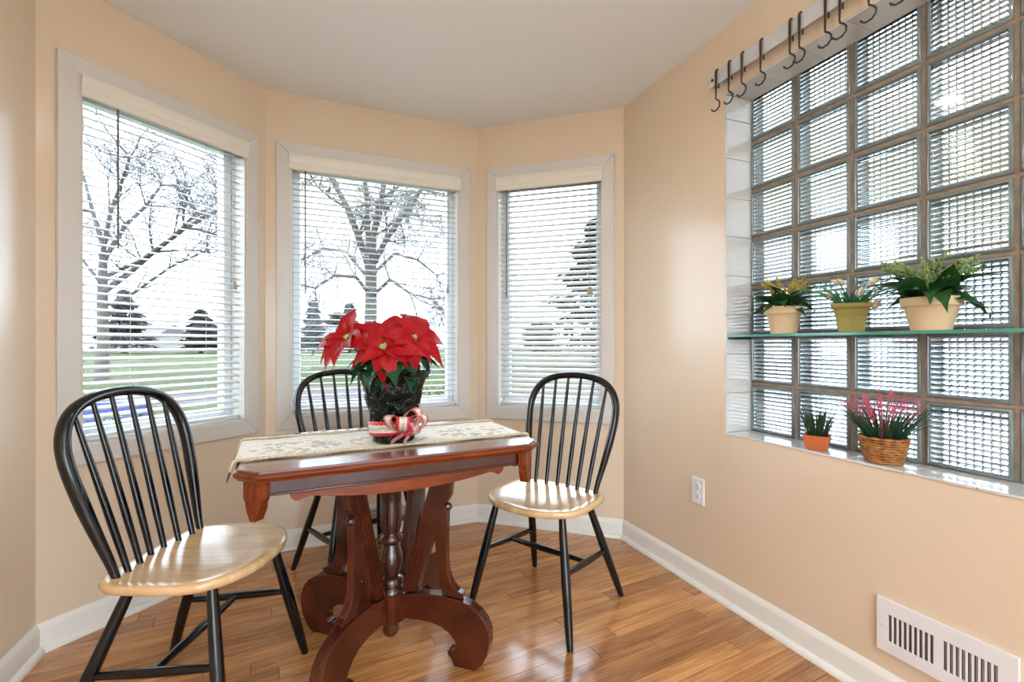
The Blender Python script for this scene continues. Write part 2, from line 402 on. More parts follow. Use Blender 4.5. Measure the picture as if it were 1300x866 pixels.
# ------------------------------------------------------------------ glass block window in the right wall
dR, aR, LR = frame(CR, RE)
def RW(t, off, z): return Vector((CR.x+dR.x*t+dR.y*off, CR.y+dR.y*t-dR.x*off, z))   # off > 0 into the room
BX, BZ = .205, .2012; GD = .136
gw = empty('window_4', (CR.x, CR.y, 0), aR); gw['kind'] = 'structure'
def block_mesh():
    mb = MB(); hw, hh, D = BX/2-.0055, BZ/2-.0055, .082; r = .012
    # rim: four glass side walls with a rounded front lip
    def ring(prof):
        rows = [[(sx*(hw-i), y, sz*(hh-i)) for sx, sz in ((-1,-1),(1,-1),(1,1),(-1,1))] for i, y in prof]
        m = len(rows); vs = [v for rr in rows for v in rr]
        mb.add(vs, [(a*4+k, a*4+(k+1) % 4, ((a+1) % m)*4+(k+1) % 4, ((a+1) % m)*4+k) for a in range(m) for k in range(4)], 1)
    ring([(0, .006), (.003, .001), (.008, -.002), (r, .002), (r, .012), (.008, .02), (.008, D-.02), (r, D-.012), (r, D), (.003, D), (0, D-.006)])
    # front pane, horizontal ribs inside; back pane, vertical ribs inside
    def pane(yo, yi, amp, horiz, n):
        st = 6*n; W_, H_ = hw-r+.0005, hh-r+.0005; L_ = H_ if horiz else W_; vs = []; fs = []
        for i in range(st+1):
            s = -L_+2*L_*i/st; b = amp*abs(math.sin(PI*i/6))
            for y in (yo, yi+b):
                for q in (-1, 1): vs.append((q*W_, y, s) if horiz else (s, y, q*H_))
        for i in range(st):
            a = 4*i; b = a+4
            fs += [(a, a+1, b+1, b), (a+2, b+2, b+3, a+3), (a, b, b+2, a+2), (a+1, a+3, b+3, b+1)]
        fs += [(0, 2, 3, 1), (4*st, 4*st+1, 4*st+3, 4*st+2)]
        mb.add(vs, fs, 0)
    pane(.003, .0095, .0046, True, 11); pane(D-.014, D-.0095, .0078, False, 9)
    return mb.mesh('glass_block', [M_BLOCK, M_RIM], 50)
bm_ = block_mesh()
for c in range(6):
    for r in range(7):
        link('glass_block', bm_, gw, loc=(GB[0]+BX*(c+.5), GD, .688+BZ*(r+.5)-.0035), rot=(0, 0, 0))
mb = MB()
zt = .688+7*BZ-.0035
for c in range(7): mb.box((GB[0]+BX*c-.0052+(.0052 if c == 0 else 0), GD+.006, .684), (GB[0]+BX*c+.0052-(.0052 if c == 6 else 0), GD+.08, GB[3]))
for r in range(8): mb.box((GB[0], GD+.0065, .688+BZ*r-.0087), (GB[0]+6*BX, GD+.0795, min(GB[3], .688+BZ*r+.0017)))
mb.box((GB[0], GD+.006, zt-.001), (GB[1], GD+.08, GB[3]))
mb.build('mortar', M_MORTAR, gw)
# glazed tiles lining the reveal
TS = .16; tt = .007
def tile(a, b): MB().box(a, b).build('tile', M_TILE, gw, bevel=.0015)
z = GB[2]+tt
while z < GB[3]-.02:
    z1 = min(z+TS, GB[3]-tt-.001)
    tile((GB[0]-.0005+.0005, .001, z+.0008), (GB[0]+tt, GD+.004, z1-.0008)); tile((GB[1]-tt, .001, z+.0008), (GB[1], GD+.004, z1-.0008)); z += TS
x = GB[0]
while x < GB[1]-.01:
    x1 = min(x+TS, GB[1])
    tile((x+.0008, -.004, GB[2]), (x1-.0008, GD+.004, GB[2]+tt)); tile((x+.0008, .001, GB[3]-tt), (x1-.0008, GD+.004, GB[3])); x += TS
# green glass shelf spanning the reveal, on little clear clips
sh = MB().box((GB[0]+.0085, .002, 1.078), (GB[1]-.0085, GD-.008, 1.088)).build('glass_shelf', M_SHELF, loc=(CR.x, CR.y, 0), rot=(0, 0, aR), bevel=.001)
tag(sh, 'green edged glass shelf across the glass block window', 'shelf')
k = N('polished_glass_edge'); k.set(Base_Color=(.10, .42, .34, 1), Roughness=.1); k.b.inputs['Transmission Weight'].default_value = .3
MB().box((GB[0]+.0085, -.0002, 1.0785), (GB[1]-.0085, .0018, 1.0875)).build('polished_edge', k.m, sh)
MB().box((GB[0]+.0075, .01, 1.070), (GB[0]+.03, GD-.02, 1.0775)).build('shelf_bracket', M_SLOT, sh)
MB().box((GB[1]-.03, .01, 1.070), (GB[1]-.0075, GD-.02, 1.0775)).build('shelf_bracket', M_SLOT, sh)

# steel pot rail with hooks above the window
RL0, RL1 = .645, 2.03
rail = empty('pot_rail', (CR.x, CR.y, 0), aR); tag(rail, 'flat steel hook rail on the wall above the glass block window', 'rail')
fl = lambda A, B, D: (A, B, D)
MB().prism([(RL0, -.040), (RL1, -.040), (RL1, -.036), (RL0, -.036)], fl, 2.106, 2.160).build('bar', M_STEEL, rail, bevel=.001)
for x, s in ((RL0, 1), (RL1, -1)):
    MB().prism([(x, -.0358), (x+.004*s, -.0358), (x+.044*s, -.005), (x+.095*s, -.005), (x+.095*s, -.001), (x+.040*s, -.001)], fl, 2.107, 2.159).build('end_bracket', M_STEEL, rail)
    for xx, yy in ((x+.07*s, -.0075), (x+.02*s, -.0425)):
        MB().prism([(xx+.006*math.cos(k*PI/4), 2.132+.006*math.sin(k*PI/4)) for k in range(8)], lambda A, B, D: (A, D, B), yy-.001, yy+.0025).build('screw', M_HOOK, rail)
def hook_mesh():
    mb = MB()
    p = [(.0, -.030, -.012), (0, -.031, .052), (0, -.033, .0585), (0, -.038, .0615), (0, -.043, .0585), (0, -.0455, .05), (0, -.0455, -.03), (0, -.047, -.05), (.002, -.0465, -.062),
         (.012, -.046, -.070), (.020, -.046, -.082), (.019, -.046, -.096), (.008, -.046, -.106), (-.008, -.046, -.107), (-.019, -.046, -.099), (-.022, -.046, -.093)]
    mb.tube([(q[0], q[1], q[2]) for q in p], [.0030]*2+[.0036]*3+[.0046, .0036]+[.0030]*9, 8)
    return mb.mesh('s_hook', M_HOOK, 60)
hm = hook_mesh(); hk = [.688, .752, .815, .897, 1.012, 1.048, 1.135, 1.178, 1.262, 1.34, 1.45, 1.60, 1.75]
ords = ['first', 'second', 'third', 'fourth', 'fifth', 'sixth', 'seventh', 'eighth', 'ninth', 'tenth', 'eleventh', 'twelfth', 'thirteenth']
for i, t in enumerate(hk):
    p = RW(t, 0, 2.1); o = link('rail_hook', hm, loc=(p.x, p.y, 2.104), rot=(0, 0, aR+random.uniform(-.03, .03)))
    tag(o, 'dark bronze hook, %s from the left end of the steel rail' % ords[i], 'hook', 'hooks on the steel rail')

# wall outlet, wall register, low register under the middle window
ot = empty('wall_outlet', RW(.546, 0, .41), aR); tag(ot, 'white double wall outlet on the peach wall left of the glass blocks', 'outlet')
MB().box((-.036, -.006, -.0575), (.036, -.0002, .0575)).build('cover_plate', M_WHITEP, ot, bevel=.003)
for dz in (-.0195, .0195):
    s = MB().prism([(.0165*math.cos(a)*(1 if abs(math.cos(a)) < .8 else .92), dz+.0145*math.sin(a)) for a in [k*PI/10 for k in range(20)]], lambda A, B, D: (A, D, B), -.0085, -.0055).build('socket', M_WHITEP, ot, bevel=.001)
    m = MB(); m.box((-.0075, -.0088, dz-.001), (-.0055, -.0083, dz+.008)); m.box((.0055, -.0088, dz-.001), (.0075, -.0083, dz+.0065)); m.box((-.0022, -.0088, dz-.009), (.0022, -.0083, dz-.0055))
    m.build('slot', M_SLOT, s)
MB().lathe([(.003, 0), (.003, .001), (.0005, .0016)], 10).build('screw', M_STEEL, ot, loc=(0, -.006, 0), rot=(PI/2, 0, 0))
vt = empty('wall_register', RW(1.264, 0, .155), aR); tag(vt, 'white louvred vent register low on the right wall', 'vent')
VW, VH = .305, .152; m = MB(); sl = []
for g0 in (.030, .160):
    sl += [(g0+.0125*k, g0+.0125*k+.0085) for k in range(9)]
zz0, zz1 = .034, VH-.040
xs = [0]+[q for s in sl for q in s]+[VW]
m.box((0, -.010, 0), (VW, -.006, zz0)); m.box((0, -.010, zz1), (VW, -.006, VH))
for k in range(0, len(xs), 2): m.box((xs[k], -.010, zz0), (xs[k+1], -.006, zz1))
m.box((0, -.0062, 0), (.004, -.0004, VH)); m.box((VW-.004, -.0062, 0), (VW, -.0004, VH)); m.box((.004, -.0062, 0), (VW-.004, -.0004, .004)); m.box((.004, -.0062, VH-.004), (VW-.004, -.0004, VH))
m.build('grille', M_WHITEP, vt)
MB().box((.006, -.0032, .006), (VW-.006, -.0006, VH-.006)).build('duct', M_DUCT, vt)
for k, (q0, q1) in enumerate(sl):
    MB().box((-.0005, -.003, -.040), (.0005, .003, .040), M=Matrix.Translation((q0+.0035, -.0045, (zz0+zz1)/2)) @ Matrix.Rotation(.5, 4, 'Z')).build('vane', M_DUCT if k < 9 else M_STEEL, vt)
for x in (.012, VW-.012): MB().lathe([(.0035, 0), (.0035, .001), (.001, .002)], 10).build('screw', M_STEEL, vt, loc=(x, -.010, .075), rot=(PI/2, 0, 0))
MB().box((VW-.016, -.018, .040), (VW-.011, -.0095, .060)).build('lever', M_SLOT, vt)
dB, aB, LB = frame(AB, BC)
pv = AB+dB*.42; lv = empty('baseboard_register', (pv.x, pv.y, 0), aB); tag(lv, 'white slotted baseboard register under the middle window, behind the table', 'vent')
m = MB(); m.box((0, -.060, .085), (.34, -.034, .175)); m.box((0, -.034, .10), (.34, -.0005, .175)); m.build('housing', M_WHITEP, lv, bevel=.003)
for k in range(8): MB().box((.02, -.0625, .092+.0095*k), (.32, -.0598, .0965+.0095*k)).build('louver', M_DUCT, lv)
MB().box((0, -.058, .021), (.34, -.034, .085)).build('skirt', M_WHITEP, lv)

# ------------------------------------------------------------------ flush ceiling lamps (one over the table, two unseen, added as room fill)
k = N('lamp_glow'); k.b.inputs['Emission Color'].default_value = (1, .93, .84, 1); k.b.inputs['Emission Strength'].default_value = 3.; M_GLOW = k.m
for i, (x, y, wt) in enumerate(LAMPS):
    e = empty('ceiling_lamp', (x, y, CEIL)); tag(e, ['round flush ceiling lamp nearest behind the viewer', 'round flush ceiling lamp farther back in the room', 'small round ceiling lamp above the table'][i], 'lamp')
    R_ = .22 if i < 2 else .055
    MB().lathe([(R_, 0), (R_, -.012), (R_-.01, -.03)], 32).build('lamp_rim', M_STEEL, e, smooth=40)
    MB().lathe([(R_-.012, -.031), (R_-.02, -.045), (R_*.6, -.055), (R_*.2, -.06)], 32).build('diffuser', M_GLOW, e, smooth=60)
    area_light('lamp_bulb', (x, y, CEIL-.07), R_*2, wt, (1, .96, .90))

tl = empty('uplight_floor_lamp', (.45, -.28, 0)); tag(tl, 'tall steel floor lamp with an upturned bowl, behind the viewer', 'lamp')  # added out of view, in place of bounced flash
MB().lathe([(.14, .0005), (.14, .015), (.12, .024), (.02, .03)], 28).build('base', M_STEEL, tl, smooth=40)
MB().tube([(0, 0, .031), (0, 0, 1.40)], .011, 12).build('pole', M_STEEL, tl, smooth=60)
MB().lathe([(.02, 1.401), (.07, 1.415), (.13, 1.45), (.17, 1.50), (.165, 1.50), (.125, 1.457), (.06, 1.425), (.01, 1.42)], 32).build('lamp_bowl', M_STEEL, tl, smooth=60)
area_light('uplight_bulb', (.45, -.28, 1.49), .26, ADDED_UPLIGHT, (.90, .96, 1), (PI, 0, 0))

# ------------------------------------------------------------------ windsor chairs
def make_chair():
    c = empty('windsor_chair'); zs = .45; T = .027
    # seat: rounded shield, slightly dished (u forward, v to the side)
    out = []; nn = 48
    for k in range(nn):
        a = 2*PI*k/nn; cu, sv = math.cos(a), math.sin(a)
        ex = 2.4 if cu > 0 else 5.0; q = (abs(cu)**ex+abs(sv)**ex)**(-1/ex)
        u = .135+.190*q*cu; hw = .212+.008*(u+.055)/.38-.012*max(0, (u-.22)/.1)**2; out.append((u, hw*q*sv))
    cu0 = .140; rows = []
    for f, z in ((.0, -T), (.80, -T), (.955, -T), (.99, -T+.004), (1., -T+.012), (1., -.008), (.985, -.002), (.95, 0), (.85, -.001), (.65, -.007), (.4, -.010), (.15, -.011), (.0, -.011)):
        rows.append([(cu0+(u-cu0)*f, v*f, zs+z) for u, v in out])
    mb = MB(); vs = [p for r in rows for p in r]
    mb.add(vs, [(i*nn+k_, i*nn+(k_+1) % nn, (i+1)*nn+(k_+1) % nn, (i+1)*nn+k_) for i in range(len(rows)-1) for k_ in range(nn)])
    me_o = mb.build('seat', M_SEAT, c, smooth=50)
    lean = .262
    def bk(v, h): return (-.002-lean*h, v, zs-.006+h*.965)
    half = [(.163, 0), (.170, .05), (.182, .11), (.195, .18), (.206, .25), (.212, .31), (.210, .36), (.198, .40), (.176, .433), (.143, .458), (.10, .474), (.05, .483), (0, .486)]
    path = [bk(v, h) for v, h in half]+[bk(-v, h) for v, h in half[:-1]][::-1]
    # smooth the bow path
    def cat(P, n=3):
        o = []
        for i in range(len(P)-1):
            p0, p1, p2, p3 = [Vector(P[max(0, min(len(P)-1, i+j))]) for j in (-1, 0, 1, 2)]
            for k_ in range(n):
                t = k_/n; o.append(.5*((2*p1)+(p2-p0)*t+(2*p0-5*p1+4*p2-p3)*t*t+(3*p1-p0-3*p2+p3)*t**3))
        o.append(Vector(P[-1])); return o
    path = cat(path); m = len(path)
    rad = [.0105+.0080*min(1, min(i, m-1-i)/10) for i in range(m)]
    mb = MB(); mb.tube(path, rad, 12, ell=.80, up=(1, 0, .26)); mb.build('back_bow', M_BLACK, c, smooth=60)
    for k_ in range(6):
        f = (k_-2.5)/2.5; vb = .125*f; vt_ = .158*f
        hs = [h for v, h in half]; vv = [v for v, h in half]
        # height where the bow passes v = vt_
        ht = None
        for i in range(len(half)-1, 0, -1):
            if vv[i] <= abs(vt_) <= vv[i-1]: tt_ = (abs(vt_)-vv[i])/(vv[i-1]-vv[i]); ht = hs[i]+(hs[i-1]-hs[i])*tt_; break
        b = Vector((-.020+.020*abs(f), vb, zs-.012)); t = Vector(bk(vt_, ht-.004))
        MB().tube([b, b.lerp(t, .3), b.lerp(t, .65), t], [.0078, .0096, .0084, .0060], 10).build('spindle', M_BLACK, c, smooth=60)
    legs = {}
    for nm, (tu, tv), (fu, fv) in (('f', (.235, .150), (.312, .228)), ('r', (.022, .138), (-.132, .218))):
        for s in (-1, 1):
            t = Vector((tu, tv*s, zs-T+.004)); b = Vector((fu, fv*s, .0)); legs[nm, s] = (t, b)
            MB().tube([t, t.lerp(b, .15), t.lerp(b, .5), t.lerp(b, .85), b], [.0125, .0145, .0170, .0145, .0110], 12).build('leg', M_BLACK, c, smooth=60)
    def at(nm, s, z): t, b = legs[nm, s]; return t.lerp(b, (t.z-z)/(t.z-b.z))
    mids = []
    for s in (-1, 1):
        a, b = at('f', s, .232), at('r', s, .205); mids.append((a+b)/2)
        MB().tube([a, a.lerp(b, .25), a.lerp(b, .5), a.lerp(b, .75), b], [.0085, .0115, .0130, .0115, .0085], 10).build('side_stretcher', M_BLACK, c, smooth=60)
    a, b = mids
    MB().tube([a, a.lerp(b, .25), a.lerp(b, .5), a.lerp(b, .75), b], [.0085, .0115, .0130, .0115, .0085], 10).build('cross_stretcher', M_BLACK, c, smooth=60)
    return c
ch = make_chair(); GRP = 'chairs around the table'
ch.location = (-1.016, 1.38, 0); ch.rotation_euler = (0, 0, 0)
tag(ch, 'black hoop back chair with birch seat nearest the viewer, left of the table', 'chair', GRP)
c2 = copy_tree(ch); c2.location = (.203, 2.0, 0); c2.rotation_euler = (0, 0, math.atan2(-.80, -.60)); c2['label'] = 'black hoop back chair with birch seat right of the table, before the right window'
c3 = copy_tree(ch); c3.location = (-.769, 2.249, 0); c3.rotation_euler = (0, 0, math.atan2(-.745, .67)); c3['label'] = 'black hoop back chair behind the table, its back against the middle window'

# ------------------------------------------------------------------ the table
TX, TY, TA, TZ = -.42, 1.64, math.radians(26.3), .72
tb = empty('parlour_table', (TX, TY, 0), TA); tag(tb, 'carved mahogany side table with clipped corners and scrolled feet, under the poinsettia', 'table')
def octo(hx, hy, c): return [(-hx+c, -hy), (hx-c, -hy), (hx, -hy+c), (hx, hy-c), (hx-c, hy), (-hx+c, hy), (-hx, hy-c), (-hx, -hy+c)]
HX, HY = .457, .287
mb = MB()
def oct_loft(prof, m):
    mb = MB(); rows = []
    for i, z in prof: rows.append([(x, y, z) for x, y in octo(HX-i, HY-i, .055-i*.3)])
    vs = [p for r in rows for p in r]
    mb.add(vs, [(i*8+k, i*8+(k+1) % 8, (i+1)*8+(k+1) % 8, (i+1)*8+k) for i in range(len(rows)-1) for k in range(8)]+[tuple(range(8))[::-1], tuple(range((len(rows)-1)*8, len(rows)*8))])
    return mb
oct_loft([(.010, TZ-.006), (.010, TZ-.001), (.011, TZ)], M_MAHOT).build('tabletop', M_MAHOT, tb)
oct_loft([(.022, TZ-.030), (.010, TZ-.029), (.008, TZ-.025), (.004, TZ-.022), (0, TZ-.015), (0, TZ-.011), (.005, TZ-.0065), (.0095, TZ-.0062)], M_MAHO2).build('top_moulding', M_MAHO2, tb)
AX, AY = HX-.055, HY-.052
for s in (-1, 1):
    for (hx, yy, rot) in ((AX, AY, 0), (AY, AX, PI/2)):
        R = Matrix.Rotation(rot+(0 if s < 0 else PI), 4, 'Z')
        fn = lambda A, B, D, R=R: tuple(R @ Vector((A, D, B)))
        MB().prism([(-hx+.012, TZ-.078), (hx-.012, TZ-.078), (hx-.012, TZ-.0305), (-hx+.012, TZ-.0305)], fn, -yy, -yy+.016).build('apron', M_MAHO, tb)
        MB().prism([(-hx+.012, TZ-.076), (hx-.012, TZ-.076), (hx-.012, TZ-.070), (-hx+.012, TZ-.070)], fn, -yy-.006, -yy).build('apron_bead', M_MAHO, tb, bevel=.002)
        # scalloped valance under the apron
        w = hx*.80; pr = [(-w, TZ-.0785), (-w, TZ-.086), (-w+.010, TZ-.098), (-w+.022, TZ-.100), (-w+.034, TZ-.094), (-w+.05, TZ-.090)]
        pr += [(x, TZ-.090-.024*(1-(x/(w-.05))**2)) for x in [(-1+2*k/10)*(w-.05) for k in range(1, 10)]]
        pr += [(w-.05, TZ-.090), (w-.034, TZ-.094), (w-.022, TZ-.100), (w-.010, TZ-.098), (w, TZ-.086), (w, TZ-.0785)]
        MB().prism(pr, fn, -yy+.001, -yy+.015).build('apron_valance', M_MAHO2, tb, bevel=.001)
for sx in (-1, 1):
    for sy in (-1, 1):
        ang = math.atan2(sy, sx); M4 = Matrix.Translation(((AX-.008)*sx, (AY-.008)*sy, 0)) @ Matrix.Rotation(ang, 4, 'Z')
        fn = lambda A, B, D, M4=M4: tuple(M4 @ Vector((D, A, B)))
        pr = [(-.031, TZ-.0305), (.031, TZ-.0305), (.031, TZ-.075), (.028, TZ-.083), (.024, TZ-.090), (.024, TZ-.098), (.020, TZ-.112), (.012, TZ-.128), (.009, TZ-.137), (-.009, TZ-.137), (-.012, TZ-.128), (-.020, TZ-.112), (-.024, TZ-.098), (-.024, TZ-.090), (-.028, TZ-.083), (-.031, TZ-.075)]
        MB().prism(pr, fn, -.004, .026).build('corner_drop', M_MAHO2, tb, bevel=.002)
# turned column, hub, fretwork legs
prof = [(.036, .655), (.036, .60), (.036, .560), (.040, .556), (.041, .549), (.036, .544), (.037, .50), (.038, .44), (.035, .415), (.029, .400), (.030, .395), (.040, .388), (.042, .378), (.038, .370), (.029, .362), (.031, .350), (.039, .325), (.042, .305), (.040, .285), (.032, .262), (.029, .252), (.040, .245), (.043, .238), (.043, .225), (.034, .218), (.045, .208), (.045, .196)]
MB().lathe(prof[::-1], 28).build('column', M_DARKCOL, tb, smooth=50)
MB().lathe([(.030, .100), (.054, .104), (.054, .196), (.05, .1985)], 8).build('hub', M_MAHO, tb)
MB().lathe([(.006, .040), (.022, .046), (.030, .062), (.026, .080), (.030, .0995)], 16).build('hub_finial', M_MAHO, tb, smooth=50)
foot = [(.045, .197), (.12, .214), (.20, .221), (.262, .218), (.305, .207), (.338, .188), (.360, .163), (.373, .130), (.374, .095), (.366, .058), (.350, .026), (.326, 0), (.250, 0), (.243, .018), (.229, .034), (.226, .043), (.236, .048), (.250, .047), (.258, .056), (.260, .068), (.252, .084), (.232, .104), (.205, .118), (.165, .126), (.12, .126), (.075, .122), (.045, .116)]
strut = [(.050, .2065), (.108, .217), (.236, .606), (.166, .606)]
fret = [(.196, .606), (.240, .606), (.232, .55), (.214, .52), (.222, .505), (.219, .42), (.219, .34), (.224, .295), (.238, .262), (.262, .242), (.280, .236), (.276, .222), (.270, .2185), (.205, .222), (.194, .255), (.187, .30), (.180, .36), (.176, .42), (.181, .47), (.188, .52)]
LG = math.atan2(.23, .227)
for sx in (-1, 1):
    for sy in (-1, 1):
        a = math.atan2(sy*.23, sx*.227); lg = empty('fretwork_leg', (0, 0, 0), a, tb)
        fn = lambda A, B, D: (A, D, B)
        MB().prism(foot, fn, -.020, .020).build('scroll_foot', M_MAHO, lg, bevel=.003)
        s = MB(); s.prism(strut, fn, -.015, .015)
        for q in (.25, .5, .75):
            st2 = [tuple(Vector(strut[0]).lerp(Vector(strut[1]), q+e_)) for e_ in (-.05, .05)]+[tuple(Vector(strut[3]).lerp(Vector(strut[2]), q+e_)) for e_ in (.05, -.05)]
            s.prism(st2, fn, -.0185, .0185)
        s.build('strut', M_MAHO, lg, bevel=.0015)
        MB().prism(fret, fn, -.0135, .0135).build('bracket', M_MAHO, lg, bevel=.002)
        MB().lathe([(.012, 0), (.014, .004), (.010, .012), (.004, .016)], 12).build('roundel', M_DARKCOL, lg, loc=(.218, 0, .512), rot=(0, PI/2, 0), smooth=50)
# top support battens
mb = MB(); mb.box((-AX+.015, -.02, .606), (AX-.015, .02, .645)); mb.box((-.02, -AY+.02, .6065), (.02, AY-.02, .6445)); mb.box((-.19, -.19, .6066), (.19, .19, .640))
mb.build('top_support', M_MAHO, tb)

# ------------------------------------------------------------------ tapestry runner
def runner_mat():
    k = N('tapestry'); k.set(Roughness=.9); v = k.coord()
    sep = k.n('SeparateXYZ'); k.l(v, sep.inputs[0]); X, Y = sep.outputs[0], sep.outputs[1]
    vo = k.n('TexVoronoi', Scale=38.); k.l(v, vo.inputs['Vector'])
    n1 = k.n('TexNoise', Scale=26., Detail=3.); k.l(v, n1.inputs['Vector'])
    blot = k.math('LESS_THAN', k.math('ADD', vo.outputs['Distance'], k.math('MULTIPLY', n1.outputs['Fac'], .6)), .80)
    hue = k.n('SeparateColor'); k.l(vo.outputs['Color'], hue.inputs[0])
    cr = k.ramp(hue.outputs[0], [(0, rgb(196, 120, 110)), (.3, rgb(206, 150, 136)), (.5, rgb(120, 132, 130)), (.7, rgb(140, 148, 150)), (.85, rgb(168, 140, 126)), (1, rgb(130, 140, 118))]); 
    n3 = k.n('TexNoise', Scale=90., Detail=2.); k.l(v, n3.inputs['Vector'])
    cream = k.ramp(n3.outputs['Fac'], [(.3, rgb(232, 224, 206)), (.7, rgb(250, 246, 236))])
    ax = k.math('ABSOLUTE', X); ay = k.math('ABSOLUTE', Y)
    # three floral medallions along the length
    mod = k.math('SUBTRACT', k.math('MODULO', k.math('ADD', ax, .15), .30), .15)
    ell = k.math('ADD', k.math('POWER', k.math('DIVIDE', mod, .135), 2.), k.math('POWER', k.math('DIVIDE', Y, .098), 2.))
    inside = k.math('LESS_THAN', ell, 1.); core = k.math('LESS_THAN', ell, .12)
    n5 = k.n('TexNoise', Scale=14., Detail=3.); k.l(v, n5.inputs['Vector'])
    m = k.math('MULTIPLY', k.math('MULTIPLY', inside, blot), k.math('GREATER_THAN', n5.outputs['Fac'], .40)); m = k.math('MULTIPLY', m, k.math('SUBTRACT', 1., k.math('MULTIPLY', core, .6)))
    c = k.mix(k.math('MULTIPLY', m, .62), cream, cr)
    line = k.math('LESS_THAN', k.math('ABSOLUTE', k.math('SUBTRACT', ay, .128)), .003)
    c = k.mix(k.math('MULTIPLY', line, .35), c, rgb(120, 116, 92)); k.l(c, k.b.inputs['Base Color'])
    wv = k.n('TexNoise', Scale=420., Detail=1.); k.l(v, wv.inputs['Vector']); k.bump(wv.outputs['Fac'], .5, .003)
    return k.m
rn = empty('table_runner', (TX+.0*1, TY, TZ), TA); tag(rn, 'cream floral tapestry runner lying along the mahogany table', 'runner')
RY, RHW = .022, .158
def rz(x):                                          # drape over the ends of the table
    ax = abs(x); e = HX-.004
    if ax <= e: return x, .0022
    s = ax-e; r = .012
    if s < r*1.4: a = s/r; return math.copysign(e+r*math.sin(a), x), .0022-r*(1-math.cos(a))
    a = 1.4; return math.copysign(e+r*math.sin(a)+(s-r*1.4)*.25, x), .0022-r*(1-math.cos(a))-(s-r*1.4)*.95
xs = [-.490+.98*k/86 for k in range(87)]
rows = []
for x in xs:
    X, Z = rz(x); rows.append([(X, RY-RHW+2*RHW*j/10, Z+(.0012*math.sin(x*31+j)*(1 if abs(x) < .44 else 0)+.0012)) for j in range(11)])
ro = MB().grid(rows).build('cloth', runner_mat(), rn, smooth=60, fix=False)
so = ro.modifiers.new('thick', 'SOLIDIFY'); so.thickness = .003; so.offset = 1
M_BRAID = mat('beige_braid', rgb(214, 202, 170), .9, .2, 120, .6, 300)
for s in (-1, 1):
    pts = []
    for x in [-.490+.98*k/170 for k in range(171)]:
        X, Z = rz(x); pts.append((X, RY+s*(RHW+.003)+.0012*math.sin(x*420), Z+.0045+.0008*math.cos(x*420)))
    MB().tube(pts, .0046, 7).build('braid', M_BRAID, rn, smooth=60)
M_FRINGE = mat('dark_fringe', rgb(96, 76, 54), .9, .3, 90)
for s in (-1, 1):
    m = MB(); X, Z = rz(s*.490)
    for k in range(64):
        y = RY-RHW+2*RHW*k/63; m.tube([(X, y, Z+.003), (X+s*.006, y+random.uniform(-.003, .003), Z-.012), (X+s*.008, y+random.uniform(-.004, .004), Z-.026)], .0016, 4)
    m.build('fringe', M_FRINGE, rn, kind='stuff')

# ------------------------------------------------------------------ poinsettia
M_RED = None
def leafmat(name, c1, c2, rough=.4, sub=.0):
    k = N(name); k.set(Roughness=rough); uv = k.n('UVMap'); sep = k.n('SeparateXYZ'); k.l(uv.outputs[0], sep.inputs[0])
    mid = k.math('ABSOLUTE', k.math('SUBTRACT', sep.outputs[1], .5))
    vein = k.n('TexWave', Scale=3.2, Distortion=1.); cb = k.n('CombineXYZ'); k.l(k.math('ADD', sep.outputs[0], k.math('MULTIPLY', mid, -.5)), cb.inputs[0]); k.l(cb.outputs[0], vein.inputs['Vector'])
    nz = k.n('TexNoise', Scale=30.); k.l(k.coord(), nz.inputs['Vector'])
    f = k.math('ADD', k.math('MULTIPLY', vein.outputs['Fac'], .22), k.math('MULTIPLY', nz.outputs['Fac'], .78))
    k.l(k.ramp(f, [(.2, c1), (.8, c2)]), k.b.inputs['Base Color']); k.bump(vein.outputs['Fac'], .12, .003)
    oi = k.n('ObjectInfo')
    tr = k.n('BsdfTranslucent'); k.l(k.ramp(f, [(.2, c1), (.8, c2)]), tr.inputs['Color']); mx = k.n('MixShader', Fac=.22)
    k.l(k.b.outputs[0], mx.inputs[1]); k.l(tr.outputs[0], mx.inputs[2]); k.l(mx.outputs[0], k.out.inputs[0])
    k.b.inputs['Specular IOR Level'].default_value = .3; MATS[name] = k.m; return k.m
M_RED = leafmat('red_bract', (.26, .0015, .005, 1), (.62, .006, .012, 1), .5)
M_GREEN = leafmat('poinsettia_leaf', (.006, .045, .016, 1), (.018, .12, .04, 1), .3)
M_LEAF = leafmat('dark_green_leaf', (.012, .05, .012, 1), (.05, .15, .045, 1), .35)
M_GRASSB = mat('grass_blade', (.035, .17, .06, 1), .4, .4, 20)
M_GRASSD = mat('dark_grass_blade', (.012, .055, .022, 1), .4, .4, 20)
M_STEM = mat('green_stem', (.05, .12, .03, 1), .5)
M_BUD = mat('yellow_green_bud', (.40, .46, .10, 1), .5, .3, 60)
def leaf_mesh(name, m, L, Wd, droop, fold, n=7, twist=0, th=0):
    rows = []
    for i in range(n):
        t = i/(n-1); w = Wd*(math.sin(PI*min(1, t*.93+.07))**.8)*(1-t**3)*1.05+.0008
        if i == n-1: w = .0008
        x = L*t*(1-.12*droop*t); z = droop*L*(-.55*t*t)+.10*L*math.sin(PI*t)
        rows.append([(x, w*s, z+abs(s)*w*fold+.06*L*twist*s*t) for s in (-1, -.5, 0, .5, 1)])
    return MB().grid(rows).mesh(name, m, 70, fix=False)
PX, PY, PZ = -.399, 1.597, TZ+.0085
po = empty('poinsettia', (PX, PY, PZ)); tag(po, 'red poinsettia in dark foil wrap with a red ribbon, on the table runner', 'plant')
k = N('dark_foil'); k.set(Base_Color=(.003, .006, .004, 1), Roughness=.16); k.b.inputs['Specular IOR Level'].default_value = .3
v = k.coord(); nn_ = k.n('TexNoise', Scale=26., Detail=3.); k.l(v, nn_.inputs['Vector']); k.bump(nn_.outputs['Fac'], 1., .03); M_FOIL = k.m
random.seed(3)
